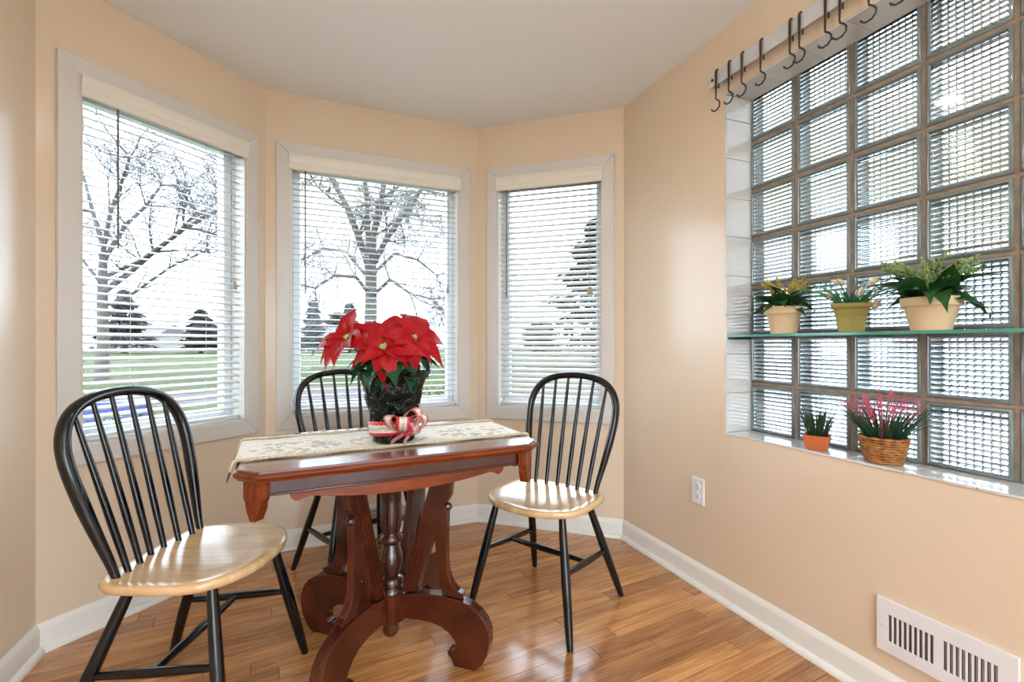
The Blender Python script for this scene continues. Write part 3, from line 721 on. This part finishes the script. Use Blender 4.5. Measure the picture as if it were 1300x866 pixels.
fo = MB().lathe([(.060, 0), (.068, .002), (.070, .02), (.073, .05), (.075, .08), (.080, .10), (.086, .12), (.091, .145), (.096, .17), (.104, .195), (.112, .215), (.120, .232), (.112, .226), (.098, .20), (.06, .16)], 44, jit=.07).build('foil_wrap', M_FOIL, po, smooth=14)
MB().lathe([(.02, .158), (.066, .158), (.064, .166), (.02, .169)], 20).build('soil', M_SUB, po)
def ribbon_mat():
    k = N('christmas_ribbon'); k.set(Roughness=.5); uv = k.n('UVMap'); sep = k.n('SeparateXYZ'); k.l(uv.outputs[0], sep.inputs[0])
    e = k.math('GREATER_THAN', k.math('ABSOLUTE', k.math('SUBTRACT', sep.outputs[1], .5)), .27)
    mp = k.n('Mapping'); mp.inputs['Scale'].default_value = (60, 9, 1); k.l(uv.outputs[0], mp.inputs[0])
    ck = k.n('TexChecker', Scale=1.); ck.inputs['Color1'].default_value = rgb(200, 30, 44); ck.inputs['Color2'].default_value = rgb(222, 90, 96); k.l(mp.outputs[0], ck.inputs['Vector'])
    m2 = k.n('Mapping'); m2.inputs['Scale'].default_value = (26, 5, 1); k.l(uv.outputs[0], m2.inputs[0])
    w = k.n('TexNoise', Scale=1.5, Detail=3., Distortion=1.6); k.l(m2.outputs[0], w.inputs['Vector'])
    scr = k.math('MULTIPLY', k.math('LESS_THAN', k.math('ABSOLUTE', k.math('SUBTRACT', w.outputs['Fac'], .5)), .022), k.math('LESS_THAN', k.math('ABSOLUTE', k.math('SUBTRACT', sep.outputs[1], .5)), .15))
    c = k.mix(scr, rgb(226, 218, 204), rgb(40, 30, 28)); c = k.mix(e, c, ck.outputs['Color']); k.l(c, k.b.inputs['Base Color']); return k.m
M_RIB = ribbon_mat()
rows = []
for i in range(41):
    a = 2*PI*i/40; rows.append([((r+.0045)*math.cos(a), (r+.0045)*math.sin(a), z+.006*math.sin(a*1.+2.3)) for r, z in ((.0735, .022), (.0755, .037), (.077, .052), (.0785, .070))])
rb = MB().grid(rows).build('ribbon', M_RIB, po, smooth=60, fix=False)
sm = rb.modifiers.new('thick', 'SOLIDIFY'); sm.thickness = .0012
def loop(c, d, up, size, wid, name='bow_loop', tail=False):
    d = Vector(d).normalized(); up = Vector(up).normalized(); s = d.cross(up).normalized(); rows = []
    for i in range(17):
        t = i/16
        if tail: p = Vector(c)+d*size*t+up*(.012*math.sin(t*5))
        else: a = t*2*PI; p = Vector(c)+d*size*(1-math.cos(a))*.5+up*size*.34*math.sin(a)
        q = (.4+.6*min(1, 4*t, 4*(1-t))) if not tail else (.5+.5*min(1, 4*t))
        rows.append([p+s*wid*(j/4-.5)*q for j in range(5)])
    o = MB().grid(rows).build(name, M_RIB, rb, smooth=70, fix=False); m_ = o.modifiers.new('thick', 'SOLIDIFY'); m_.thickness = .001
bc = (.048, -.070, .052)
for d, up, sz in (((1, -.25, .35), (0, 0, 1), .082), ((.75, -.3, .75), (-.5, 0, 1), .08), ((-.5, -.6, .42), (0, 0, 1), .070), ((.2, -.9, .55), (0, .3, 1), .060), ((.95, -.5, -.1), (0, 0, 1), .055)):
    loop(bc, d, up, sz, .042)
loop(bc, (.28, -.28, -.62), (1, 0, 0), .062, .036, 'bow_tail', True); loop(bc, (-.25, -.30, -.6), (1, 0, 0), .058, .036, 'bow_tail', True)
random.seed(11)
rm = [leaf_mesh('bract', M_RED, 1., .25, d_, .22, 8, tw) for d_, tw in ((.5, .3), (.95, -.4), (.3, .4), (1.25, .15))]
gm = [leaf_mesh('leaf', M_GREEN, 1., .34, d_, .15, 7, tw) for d_, tw in ((.5, .2), (.9, -.2))]
def aim(o, loc, d, roll, sc):
    d = Vector(d).normalized(); up = Vector((0, 0, 1)) if abs(d.z) < .95 else Vector((0, 1, 0)); y = up.cross(d).normalized(); z = d.cross(y)
    R = Matrix((d, y, z)).transposed().to_4x4() @ Matrix.Rotation(roll, 4, 'X'); o.matrix_local = Matrix.Translation(loc) @ R @ Matrix.Diagonal((sc, sc, sc, 1))
def pxw(x, y, Y): return Vector(((x-650)/600*Y, Y, CAM_H-(y-437)/600*Y))
heads = [((441, 429), 1.585, (-.34, -.66, .68), .145, 12), ((487, 441), 1.500, (.02, -.80, .60), .135, 12), ((526, 430), 1.545, (.36, -.74, .58), .13, 12), ((520, 412), 1.66, (.3, -.35, .9), .11, 8), ((478, 420), 1.66, (-.1, -.35, .95), .115, 9)]
org = Vector((PX, PY, PZ))
for (x, y), Y, nrm, L, nb in heads:
    P = pxw(x, y, Y)-org; nrm = Vector(nrm).normalized()
    t1 = nrm.cross(Vector((0, 0, 1))).normalized(); t2 = nrm.cross(t1)
    fl_ = MB()
    for k in range(9):
        a = k*2.4; r = .0035*math.sqrt(k); fl_.lathe([(.001, -.004), (.0034, 0), (.0036, .003), (.001, .0062)], 7, c=tuple(P+t1*r*math.cos(a)+t2*r*math.sin(a)+nrm*.004))
    f = fl_.build('flower_head', M_BUD, po, smooth=60)
    a0 = random.uniform(0, 6)
    for k in range(nb):
        a = a0+2*PI*k/nb*1.0+random.uniform(-.15, .15); out_ = t1*math.cos(a)+t2*math.sin(a); big = 1 if k % 3 else .72
        d = out_*.93+nrm*(random.uniform(-.02, .30)+(.25 if big < 1 else 0))
        o = link('bract', random.choice(rm), f); z_ = nrm; dd_ = d.normalized(); yv = z_.cross(dd_).normalized(); zz = dd_.cross(yv)
        R = Matrix((dd_, yv, zz)).transposed().to_4x4() @ Matrix.Rotation(random.uniform(-.3, .3), 4, 'X'); s_ = L*big*random.uniform(.86, 1.08)
        o.matrix_local = Matrix.Translation(P+out_*.006+nrm*(-.002-.004*(k % 2))) @ R @ Matrix.Diagonal((s_, s_, s_, 1))
    b_ = Vector((P.x*.3, P.y*.3, .166)); MB().tube([b_, b_.lerp(P, .5)+Vector((0, 0, .015)), P-nrm*.003], .0032, 7).build('stem', M_STEM, po, smooth=60)
for k in range(20):
    a = 2*PI*k/20+random.uniform(-.2, .2); r = .055; h = .235+random.uniform(-.005, .06)
    o = link('leaf', random.choice(gm), po); aim(o, (r*math.cos(a), r*math.sin(a), h), (math.cos(a), math.sin(a), random.uniform(-.6, .25)), random.uniform(-.5, .5), random.uniform(.10, .145))

# ------------------------------------------------------------------ plants on the glass shelf and the sill
M_CREAM = mat('cream_clay_pot', rgb(216, 190, 150), .65, .06, 10)
M_OLIVE = mat('olive_glazed_pot', rgb(146, 134, 68), .5, .12, 14, .15, 40)
M_TERRA = mat('orange_terracotta', rgb(190, 100, 52), .55, .1, 14)
def straight(z0, sc): pass
SZ = 1.0885; LZ = GB[2]+tt+.0005
def clay(name, t, off, rz_, R, h, label):
    e = empty(name, RW(t, off, SZ), aR); tag(e, label, 'plant')
    MB().lathe([(R*.62, 0), (R*.66, 0), (R*.88, h*.68), (R*.92, h*.72), (R*.96, h*.71), (R, h*.74), (R*1.02, h*.97), (R*.98, h), (R*.9, h), (R*.86, h*.85), (.003, h*.84)], 32).build('pot', M_CREAM, e, smooth=35)
    return e
def scatter_leaves(e, ms, n, h, sp, smin, smax, zlo, zhi, seed):
    random.seed(seed)
    for k in range(n):
        a = 2.4*k+random.uniform(-.3, .3); o = link('leaf', random.choice(ms), e); z_ = random.uniform(zlo, zhi)
        aim(o, (sp*random.random()*math.cos(a), sp*random.random()*math.sin(a), h+random.uniform(0, .02)), (math.cos(a), math.sin(a), z_), random.uniform(-.5, .5), random.uniform(smin, smax))
lm = [leaf_mesh('leaf', M_LEAF, 1., .20, d_, .2, 7, tw) for d_, tw in ((.5, .2), (.9, -.2), (.25, 0))]
def sprigs(e, n, h, sp, ht, m, seed, name='blossom_sprig', per=26, dot=.0042, lean=.55):
    random.seed(seed)
    for k in range(n):
        a = 2.4*k+1; b = Vector((0, 0, h)); t = Vector((sp*math.cos(a)*random.uniform(.6, 1), sp*math.sin(a)*random.uniform(.6, 1), h+ht*random.uniform(.7, 1.05)))
        mid = b.lerp(t, .55)+Vector((0, 0, ht*.18)); mb = MB(); mb.tube([b, mid, t], .0011, 5)
        for j in range(per):
            q = .45+.55*j/per; p = (b.lerp(mid, q/.55) if q < .55 else mid.lerp(t, (q-.55)/.45))+Vector([random.uniform(-1, 1)*.010*(1.25-q) for _ in range(3)])
            mb.lathe([(.0004, -dot), (dot*.8, 0), (.0004, dot)], 5, c=tuple(p), cap=False)
        mb.build(name, m, e, kind='stuff')
M_YB = mat('yellow_blossom', rgb(186, 162, 66), .6, .3, 60); M_GB = mat('green_blossom', rgb(132, 158, 100), .6, .3, 60); M_PINK = mat('pink_blossom', rgb(198, 84, 112), .6, .3, 60); M_PUFF = mat('cream_puff', rgb(226, 212, 184), .9, .15, 60, .6, 200)
e = clay('potted_foliage_plant', .906, -.062, 0, .064, .100, 'small leafy plant with yellow sprigs in a cream pot, left on the glass shelf')
scatter_leaves(e, lm, 34, .088, .03, .080, .125, -.1, 1.9, 5); sprigs(e, 14, .09, .085, .115, M_YB, 6)
e = clay('potted_flowering_plant', 1.362, -.062, 0, .068, .093, 'large leafy plant with pale green blossoms in a cream pot, right on the glass shelf')
scatter_leaves(e, lm, 36, .080, .035, .095, .14, -.1, 1.5, 8); sprigs(e, 26, .085, .125, .115, M_GB, 9, per=34, dot=.0048)
e = empty('potted_grass', RW(1.145, -.062, SZ), aR+.62); tag(e, 'arching grass with cream puffs in a square olive pot, middle of the glass shelf', 'plant')
h = .093
def square_pot(prof, m, e):
    rows = [[(sx*r, sy*r, z) for sx, sy in ((-1, -1), (0, -1), (1, -1), (1, 0), (1, 1), (0, 1), (-1, 1), (-1, 0))] for r, z in prof]; nn = 8
    MB().add([p for r in rows for p in r], [(i*nn+k, i*nn+(k+1) % nn, (i+1)*nn+(k+1) % nn, (i+1)*nn+k) for i in range(len(rows)-1) for k in range(nn)]+[tuple(range(nn))[::-1], tuple(range((len(rows)-1)*nn, len(rows)*nn))]).build('pot', m, e, bevel=.0015)
square_pot([(.034, 0), (.036, .02), (.039, .05), (.045, .072), (.049, .078), (.052, .080), (.053, .092), (.047, .092), (.044, .078)], M_OLIVE, e)
MB().box((-.0012, -.0395, .004), (.0012, -.0355, .05)).build('seam', M_OLIVE, e)
def blades(e, n, h, r0, ht, curl, m, seed, rad=.0016, name='grass_blade', stuff=False, splay=.4):
    random.seed(seed); tot = MB()
    for k in range(n):
        a = random.uniform(0, 2*PI); q = random.random()**.5; b = Vector((r0*q*math.cos(a), r0*q*math.sin(a), h)); hh = ht*random.uniform(.6, 1.05); sp = ht*splay*q*random.uniform(.5, 1.2); cc = curl*random.uniform(.4, 1.1)
        dv = Vector((math.cos(a), math.sin(a), 0)); pts = [b]
        for i in range(1, 7):
            t = i/6; pts.append(b+dv*(sp*t+cc*t*t*ht)+Vector((0, 0, hh*(t-cc*.55*t**3))))
        mb = tot if stuff else MB(); mb.tube(pts, [rad, rad, rad*.95, rad*.85, rad*.7, rad*.5, rad*.2], 5, ell=.5)
        if not stuff: mb.build(name, m, e, smooth=60)
    if stuff: tot.build(name, m, e, kind='stuff', smooth=60)
blades(e, 60, .078, .036, .060, .3, M_GRASSB, 21, name='short_grass', stuff=True)
blades(e, 34, .078, .034, .150, 1.0, M_GRASSB, 22, .0021)
random.seed(23)
for (dx, dy, dz) in ((-.055, .02, .125), (.02, -.03, .125), (.062, -.03, .085), (.06, .03, .165), (-.03, .05, .17)):
    st = MB(); tip = Vector((dx, dy, dz)); d = tip.normalized(); st.tube([(0, 0, .078), (dx*.5, dy*.5, dz*.75+.03), tip], .0008, 5); sto = st.build('puff_stalk', M_STEM, e)
    pf = MB(); pf.lathe([(.001, -.020), (.008, -.013), (.011, 0), (.009, .012), (.002, .022)], 12, jit=.12); o = pf.build('puff', M_PUFF, sto, loc=tip, smooth=60); o.rotation_euler = (random.uniform(.6, 1.5), 0, random.uniform(0, 6))
# sill plants
e = empty('potted_grass_tuft', RW(1.045, -.046, LZ), aR+.5); tag(e, 'small dark grass tuft in an orange terracotta dish on the sill', 'plant')
square_pot([(.026, 0), (.029, .002), (.035, .022), (.039, .048), (.040, .050), (.036, .050), (.034, .040)], M_TERRA, e)
blades(e, 150, .040, .027, .110, .10, M_GRASSD, 31, .0013, name='grass_blades', stuff=True, splay=.25)
e = empty('flower_basket', RW(1.242, -.060, LZ), aR); tag(e, 'pink heather with long green leaves in a woven basket on the sill', 'plant')
k = N('woven_basket'); k.set(Roughness=.6); nz_ = k.n('TexNoise', Scale=60., Detail=3.); k.l(k.coord(), nz_.inputs['Vector']); k.l(k.ramp(nz_.outputs['Fac'], [(.3, rgb(110, 62, 22)), (.7, rgb(190, 126, 62))]), k.b.inputs['Base Color']); k.bump(nz_.outputs['Fac'], .4, .004); M_BASK = k.m
M_BASKD = mat('basket_inner', rgb(60, 32, 12), .8)
MB().lathe([(.040, .001), (.052, .04), (.056, .074), (.05, .074), (.004, .066)], 24).build('basket_lining', M_BASKD, e, smooth=40)
for i in range(10):
    z_ = .005+i*.0078; r = .0445+.0165*(i/9)**.8; pts = [(r*math.cos(a), r*math.sin(a), z_+.0011*math.sin(a*10+i*PI)) for a in [2*PI*q/48 for q in range(49)]]
    MB().tube(pts, .0047, 6).build('coil', M_BASK, e, smooth=60)
blades(e, 110, .066, .038, .118, .16, M_GRASSD, 41, .0021, name='leaf_blades', stuff=True, splay=.62)
random.seed(42)
for k in range(26):
    a = 2.4*k; q = math.sqrt((k+1)/26); b = Vector((.02*q*math.cos(a), .02*q*math.sin(a), .07)); t = Vector((.105*q*math.cos(a), .105*q*math.sin(a), .07+.155*(1-.33*q*q)*random.uniform(.88, 1.06)))
    mb = MB(); mb.tube([b, b.lerp(t, .5)+Vector((0, 0, .01)), t], .0009, 4)
    for j in range(34):
        p = b.lerp(t, .60+.42*j/34)+Vector([random.uniform(-1, 1)*.0055 for _ in range(3)]); s_ = random.uniform(.0015, .003)
        mb.lathe([(.0003, -s_), (s_*.7, 0), (.0003, s_)], 4, c=tuple(p), cap=False)
    mb.build('flower_spike', M_PINK, e, kind='stuff')

# ------------------------------------------------------------------ outside: lawn, path, trees, houses
GZ = -.5
def groundmat(name, cols, sc):
    k = N(name); k.set(Roughness=.95); v = k.coord(); a = k.n('TexNoise', Scale=sc, Detail=6.); k.l(v, a.inputs['Vector']); k.l(k.ramp(a.outputs['Fac'], cols), k.b.inputs['Base Color']); k.b.inputs['Specular IOR Level'].default_value = .1; return k.m
M_LAWN = groundmat('lawn', [(.3, (.022, .032, .0065, 1)), (.5, (.033, .045, .010, 1)), (.7, (.046, .052, .016, 1))], .55)
M_PATH = groundmat('path', [(.3, (.060, .052, .050, 1)), (.7, (.085, .074, .072, 1))], 2.)
MB().add([(-160, -20, GZ), (160, -20, GZ), (160, 320, GZ), (-160, 320, GZ)], [(0, 1, 2, 3)]).build('lawn', M_LAWN, kind='structure')
dv = [RW(t_, o_, 0) for t_, o_ in ((-3, -.6), (7, -.6), (7, -9), (-3, -9))]
MB().prism([(p.x, p.y) for p in dv], lambda A, B, D: (A, B, D), GZ-.05, GZ+.02).build('driveway', mat('pale_concrete', (0.1445, 0.1275, 0.1254, 1), .9, .1, 3), kind='structure')
MB().prism([(-22, 7.5), (-12, 10.2), (-6.5, 12.6), (-3.6, 13.0), (-3.2, 17.6), (-7.5, 17.2), (-13, 13.6), (-22, 10.6)], lambda A, B, D: (A, B, D), GZ-.05, GZ+.02).build('garden_path', M_PATH, kind='structure')
M_BARK = mat('grey_bark', rgb(76, 71, 65), .9, .25, 6, .5, 30)
M_TWIG = mat('twig_grey', rgb(76, 71, 71), .9, .2, 4)
def bare_tree(name, base, limbs, trunk_pts, trunk_r, label, seed, depth, spread, tw=.9, minr=.012):
    random.seed(seed); e = empty(name, base); tag(e, label, 'tree')
    MB().tube(trunk_pts, trunk_r, 10).build('trunk', M_BARK, e, smooth=60)
    br = MB(); tg = MB()
    def grow(p, d, L, r, lv):
        pts = [p]; dd = d.copy(); q = p.copy(); nseg = 4
        for i in range(nseg):
            dd = (dd+Vector([random.uniform(-1, 1)*.24 for _ in range(3)])+Vector((0, 0, .05 if lv < 2 else -.05))).normalized(); q = q+dd*(L/nseg); pts.append(q.copy())
        (br if lv < 2 else tg).tube(pts, [max(minr*.6, r*(1-.16*i)) for i in range(nseg+1)], 5 if lv < 2 else 3, cap=False)
        if lv >= depth: return
        for i in range(1, nseg+1):
            for _ in range(2 if lv == depth-1 else (2 if (lv > 0 or i % 2) else 1)):
                ax = Vector([random.uniform(-1, 1) for _ in range(3)]); ax = (ax-dd*ax.dot(dd)).normalized()
                grow(pts[i], (dd*random.uniform(.5, 1)+ax*spread*random.uniform(.6, 1.1)).normalized(), L*random.uniform(.45, .68), max(minr, r*.42), lv+1)
    for pts, r in limbs:
        r *= .8; pts = [Vector(p) for p in pts]; br.tube(pts, [r*(1-.5*i/(len(pts)-1)) for i in range(len(pts))], 7, cap=False)
        for i in range(1, len(pts)):
            d = (pts[i]-pts[i-1]).normalized(); n_ = 2 if i < len(pts)-1 else 4
            for _ in range(n_):
                ax = Vector([random.uniform(-1, 1) for _ in range(3)]); ax = (ax-d*ax.dot(d)).normalized()
                grow(pts[i], (d*.7+ax*spread).normalized(), tw*random.uniform(.7, 1.1), r*.42, 1)
    br.build('branches', M_BARK, e, smooth=60); tg.build('twigs', M_TWIG, e, kind='stuff', fix=False)
    return e
# big bare tree beyond the middle window, 30 m off (x,z in its own plane, some depth)
def tp(px, py, Y, base): p = pxw(px, py, Y); return p-Vector(base)
b = Vector((-9., 30, GZ)); Q = lambda x, y, dy=0: tp(x, y, 30+dy, b)
bare_tree('bare_tree', b, [([Q(470, 345), Q(455, 300, -1), Q(440, 262, -1.5), Q(420, 225, -2), Q(405, 170, -2)], .30), ([Q(472, 345), Q(474, 300), Q(485, 250, 1), Q(492, 200, 1.5), Q(500, 150, 2)], .32), ([Q(472, 340), Q(490, 305, -1), Q(512, 272, -2), Q(535, 240, -3), Q(560, 200, -3)], .26),
    ([Q(468, 320), Q(466, 260, 2), Q(462, 200, 2), Q(455, 150, 3)], .24), ([Q(468, 372), Q(452, 352, -2), Q(425, 350, -3), Q(400, 366, -4)], .16), ([Q(474, 375), Q(495, 355, -2), Q(520, 372, -3), Q(548, 380, -4)], .16), ([Q(472, 350), Q(500, 322, 2), Q(530, 330, 3), Q(555, 350, 4)], .15), ([Q(466, 352), Q(440, 320, 2), Q(410, 315, 3), Q(385, 330, 4)], .15)],
    [(0, 0, 0), tuple(Q(470, 440)), tuple(Q(471, 385)), tuple(Q(471, 338))], [.55, .42, .40, .36], 'tall grey bare tree on the lawn beyond the middle window', 5, 4, .95, 3.0, .0095)
b = Vector((-17.4, 20, GZ)); Q = lambda x, y, dy=0: tp(x, y, 20+dy, b)
bare_tree('leaning_bare_tree', b, [([Q(130, 372), Q(165, 346, -1), Q(195, 320, -1.5), Q(235, 290, -2), Q(285, 262, -2)], .16), ([Q(132, 330), Q(160, 285, 1), Q(185, 262, 1), Q(205, 235, 1)], .13), ([Q(130, 310), Q(118, 270, 1), Q(108, 230, 2), Q(96, 190, 2)], .12), ([Q(130, 325), Q(140, 270, -1), Q(155, 230, -1), Q(165, 200, -2)], .12), ([Q(130, 390), Q(170, 372, 1), Q(215, 340, 2), Q(262, 318, 2)], .11), ([Q(128, 360), Q(105, 330, 1), Q(85, 300, 1)], .10), ([Q(133, 352), Q(180, 330, -3), Q(220, 300, -4), Q(250, 270, -4)], .10)],
    [(0, 0, 0), tuple(Q(131, 440)), tuple(Q(130, 380)), tuple(Q(131, 320))], [.28, .22, .19, .14], 'bare tree with spreading limbs beyond the left window', 9, 4, .95, 2.0, .005)
M_CONI = [mat('conifer_grey_green', rgb(42, 48, 45), .95, .3, 3), mat('conifer_dark', rgb(46, 51, 47), .95, .3, 3), mat('hazy_tree', rgb(70, 72, 68), .95, .2, 3)]
def conifer(name, x, y, h, r, m, label, n, group=None, blunt=0, size=.35):
    e = empty(name, (x, y, GZ)); tag(e, label, 'tree', group); MB().tube([(0, 0, 0), (0, 0, h*.85)], [r*.09, r*.02], 6).build('trunk', M_BARK, e)
    mb = MB()
    for _ in range(n):
        t = random.random()**.8; z = h*(.06+.94*t); rr = r*((1-t)**(.75 if not blunt else .5)); rr *= .72+.28*math.sin(t*34+random.random()); a = random.uniform(0, 2*PI); q = rr*(.35+.65*random.random()**.5)
        p = Vector((q*math.cos(a), q*math.sin(a), z)); d = Vector((math.cos(a), math.sin(a), -.25+random.uniform(-.3, .3))).normalized(); s = Vector((-math.sin(a), math.cos(a), 0)); L = size*random.uniform(.6, 1.3)
        w_ = Vector((0, 0, 1))*random.uniform(-.5, .5)
        mb.add([p-s*L*.35-w_*L*.3, p+s*L*.35+w_*L*.3, p+d*L], [(0, 1, 2)])
    mb.build('foliage', m, e, kind='stuff', fix=False)
random.seed(50)
conifer('cedar', 6.2, 34, 10.6, 5.6, M_CONI[2], 'broad grey-green cedar beyond the right window', 9000, size=.55)
for i, (x, y, h, r, lb) in enumerate([(-34.5, 82, 9.2, 2.6, 'left'), (-30.2, 88, 7.6, 2.0, 'second'), (-27.5, 80, 8.4, 2.6, 'third')]):
    conifer('conifer', x, y, h, r, M_CONI[0], 'far pointed conifer, %s of three seen left in the middle window' % lb, 5000, 'far conifers', 0, .7)
for i, (x, y, h, r, lb) in enumerate([(-64, 78, 10.5, 5., 'leftmost'), (-54, 82, 7.5, 4., 'second'), (-46, 80, 9.8, 4., 'rightmost')]):
    conifer('evergreen', x, y, h, r, M_CONI[1], 'dark rounded evergreen far off, %s of three in the left window' % lb, 4500, 'far evergreens', 0, .8)
for i, (x, h, r, lb) in enumerate([(-84, 7.6, 6.6, 'behind the leaning bare tree'), (-69, 7.2, 6.6, 'right of the leaning bare tree'), (-54, 8.2, 6.6, 'at the right side of the left window'), (-39, 8.6, 6.6, 'behind the left conifers in the middle window'), (-24, 7.4, 6.6, 'behind the tall bare tree'), (-9, 7.6, 6.6, 'at the right side of the middle window'), (6, 6.4, 6.6, 'behind the cedar'), (21, 6., 6.6, 'right of the cedar')]):
    conifer('hedge_tree', x, 106, h, r, M_CONI[1] if i % 2 else M_CONI[2], 'low hazy tree in the far hedge line %s' % lb, 6500, 'far hedge line', 1, .8)
M_HW = mat('house_wall', rgb(126, 122, 116), .8); M_HR = mat('house_roof', rgb(74, 70, 70), .8)
def house(x, y, w, d, h, label):
    e = empty('house', (x, y, GZ)); tag(e, label, 'house')
    MB().box((-w/2, -d/2, 0), (w/2, d/2, h)).build('house_walls', M_HW, e)
    MB().prism([(-d/2-.4, h+.01), (d/2+.4, h+.01), (0, h+1.9)], lambda A, B, D: (D, A, B), -w/2-.4, w/2+.4).build('house_roof', M_HR, e)
    for k in (-.25, .25):
        MB().box((k*w-.7, -d/2-.05, 1.), (k*w+.7, -d/2-.005, 2.2)).build('house_window', M_SLOT, e)
house(-37.5, 92, 9, 7, 3., 'pale low house far off at the left of the middle window'); house(-70, 90, 11, 7, 3.4, 'pale house far off behind the leaning bare tree')
# leafy ground-cover beds right outside the bay, and a blue box on the grass
M_BED = groundmat('ground_cover', [(.3, rgb(50, 54, 36)), (.5, rgb(76, 78, 54)), (.7, rgb(104, 102, 76))], 12.)
def bed(x0, x1, y0, y1, label, seed, n=9000):
    random.seed(seed); mb = MB()
    for _ in range(n):
        x = random.uniform(x0, x1); y = random.uniform(y0, y1); p = Vector((x, y, GZ+random.uniform(0, .28))); a = random.uniform(0, 6.28); L = random.uniform(.05, .11)
        d = Vector((math.cos(a), math.sin(a), random.uniform(-.2, .8))); s = Vector((-math.sin(a), math.cos(a), 0))
        mb.add([p-s*L*.3, p+d*L, p+s*L*.3], [(0, 1, 2)])
    tag(mb.build('ground_cover', M_BED, kind='stuff', fix=False), label, 'shrub')
bed(-7.0, -4.6, 6.0, 8.4, 'low leafy ground cover outside the left window', 61); bed(-3.1, 1.2, 9.0, 15., 'low leafy ground cover outside the middle window', 62, 14000)
bb = empty('storage_box', (-7.75, 9.3, GZ+.02), .3); tag(bb, 'low blue box on the path outside the left window', 'box')
M_BLUE = mat('blue_plastic', rgb(34, 52, 112), .4, .08)
MB().prism([(-.42, 0), (.42, 0), (.46, .36), (-.46, .36)], lambda A, B, D: (A, D, B), -.26, .26).build('tub', M_BLUE, bb, bevel=.01); MB().box((-.48, -.30, .3605), (.48, .30, .42)).build('lid', M_BLUE, bb, bevel=.015)
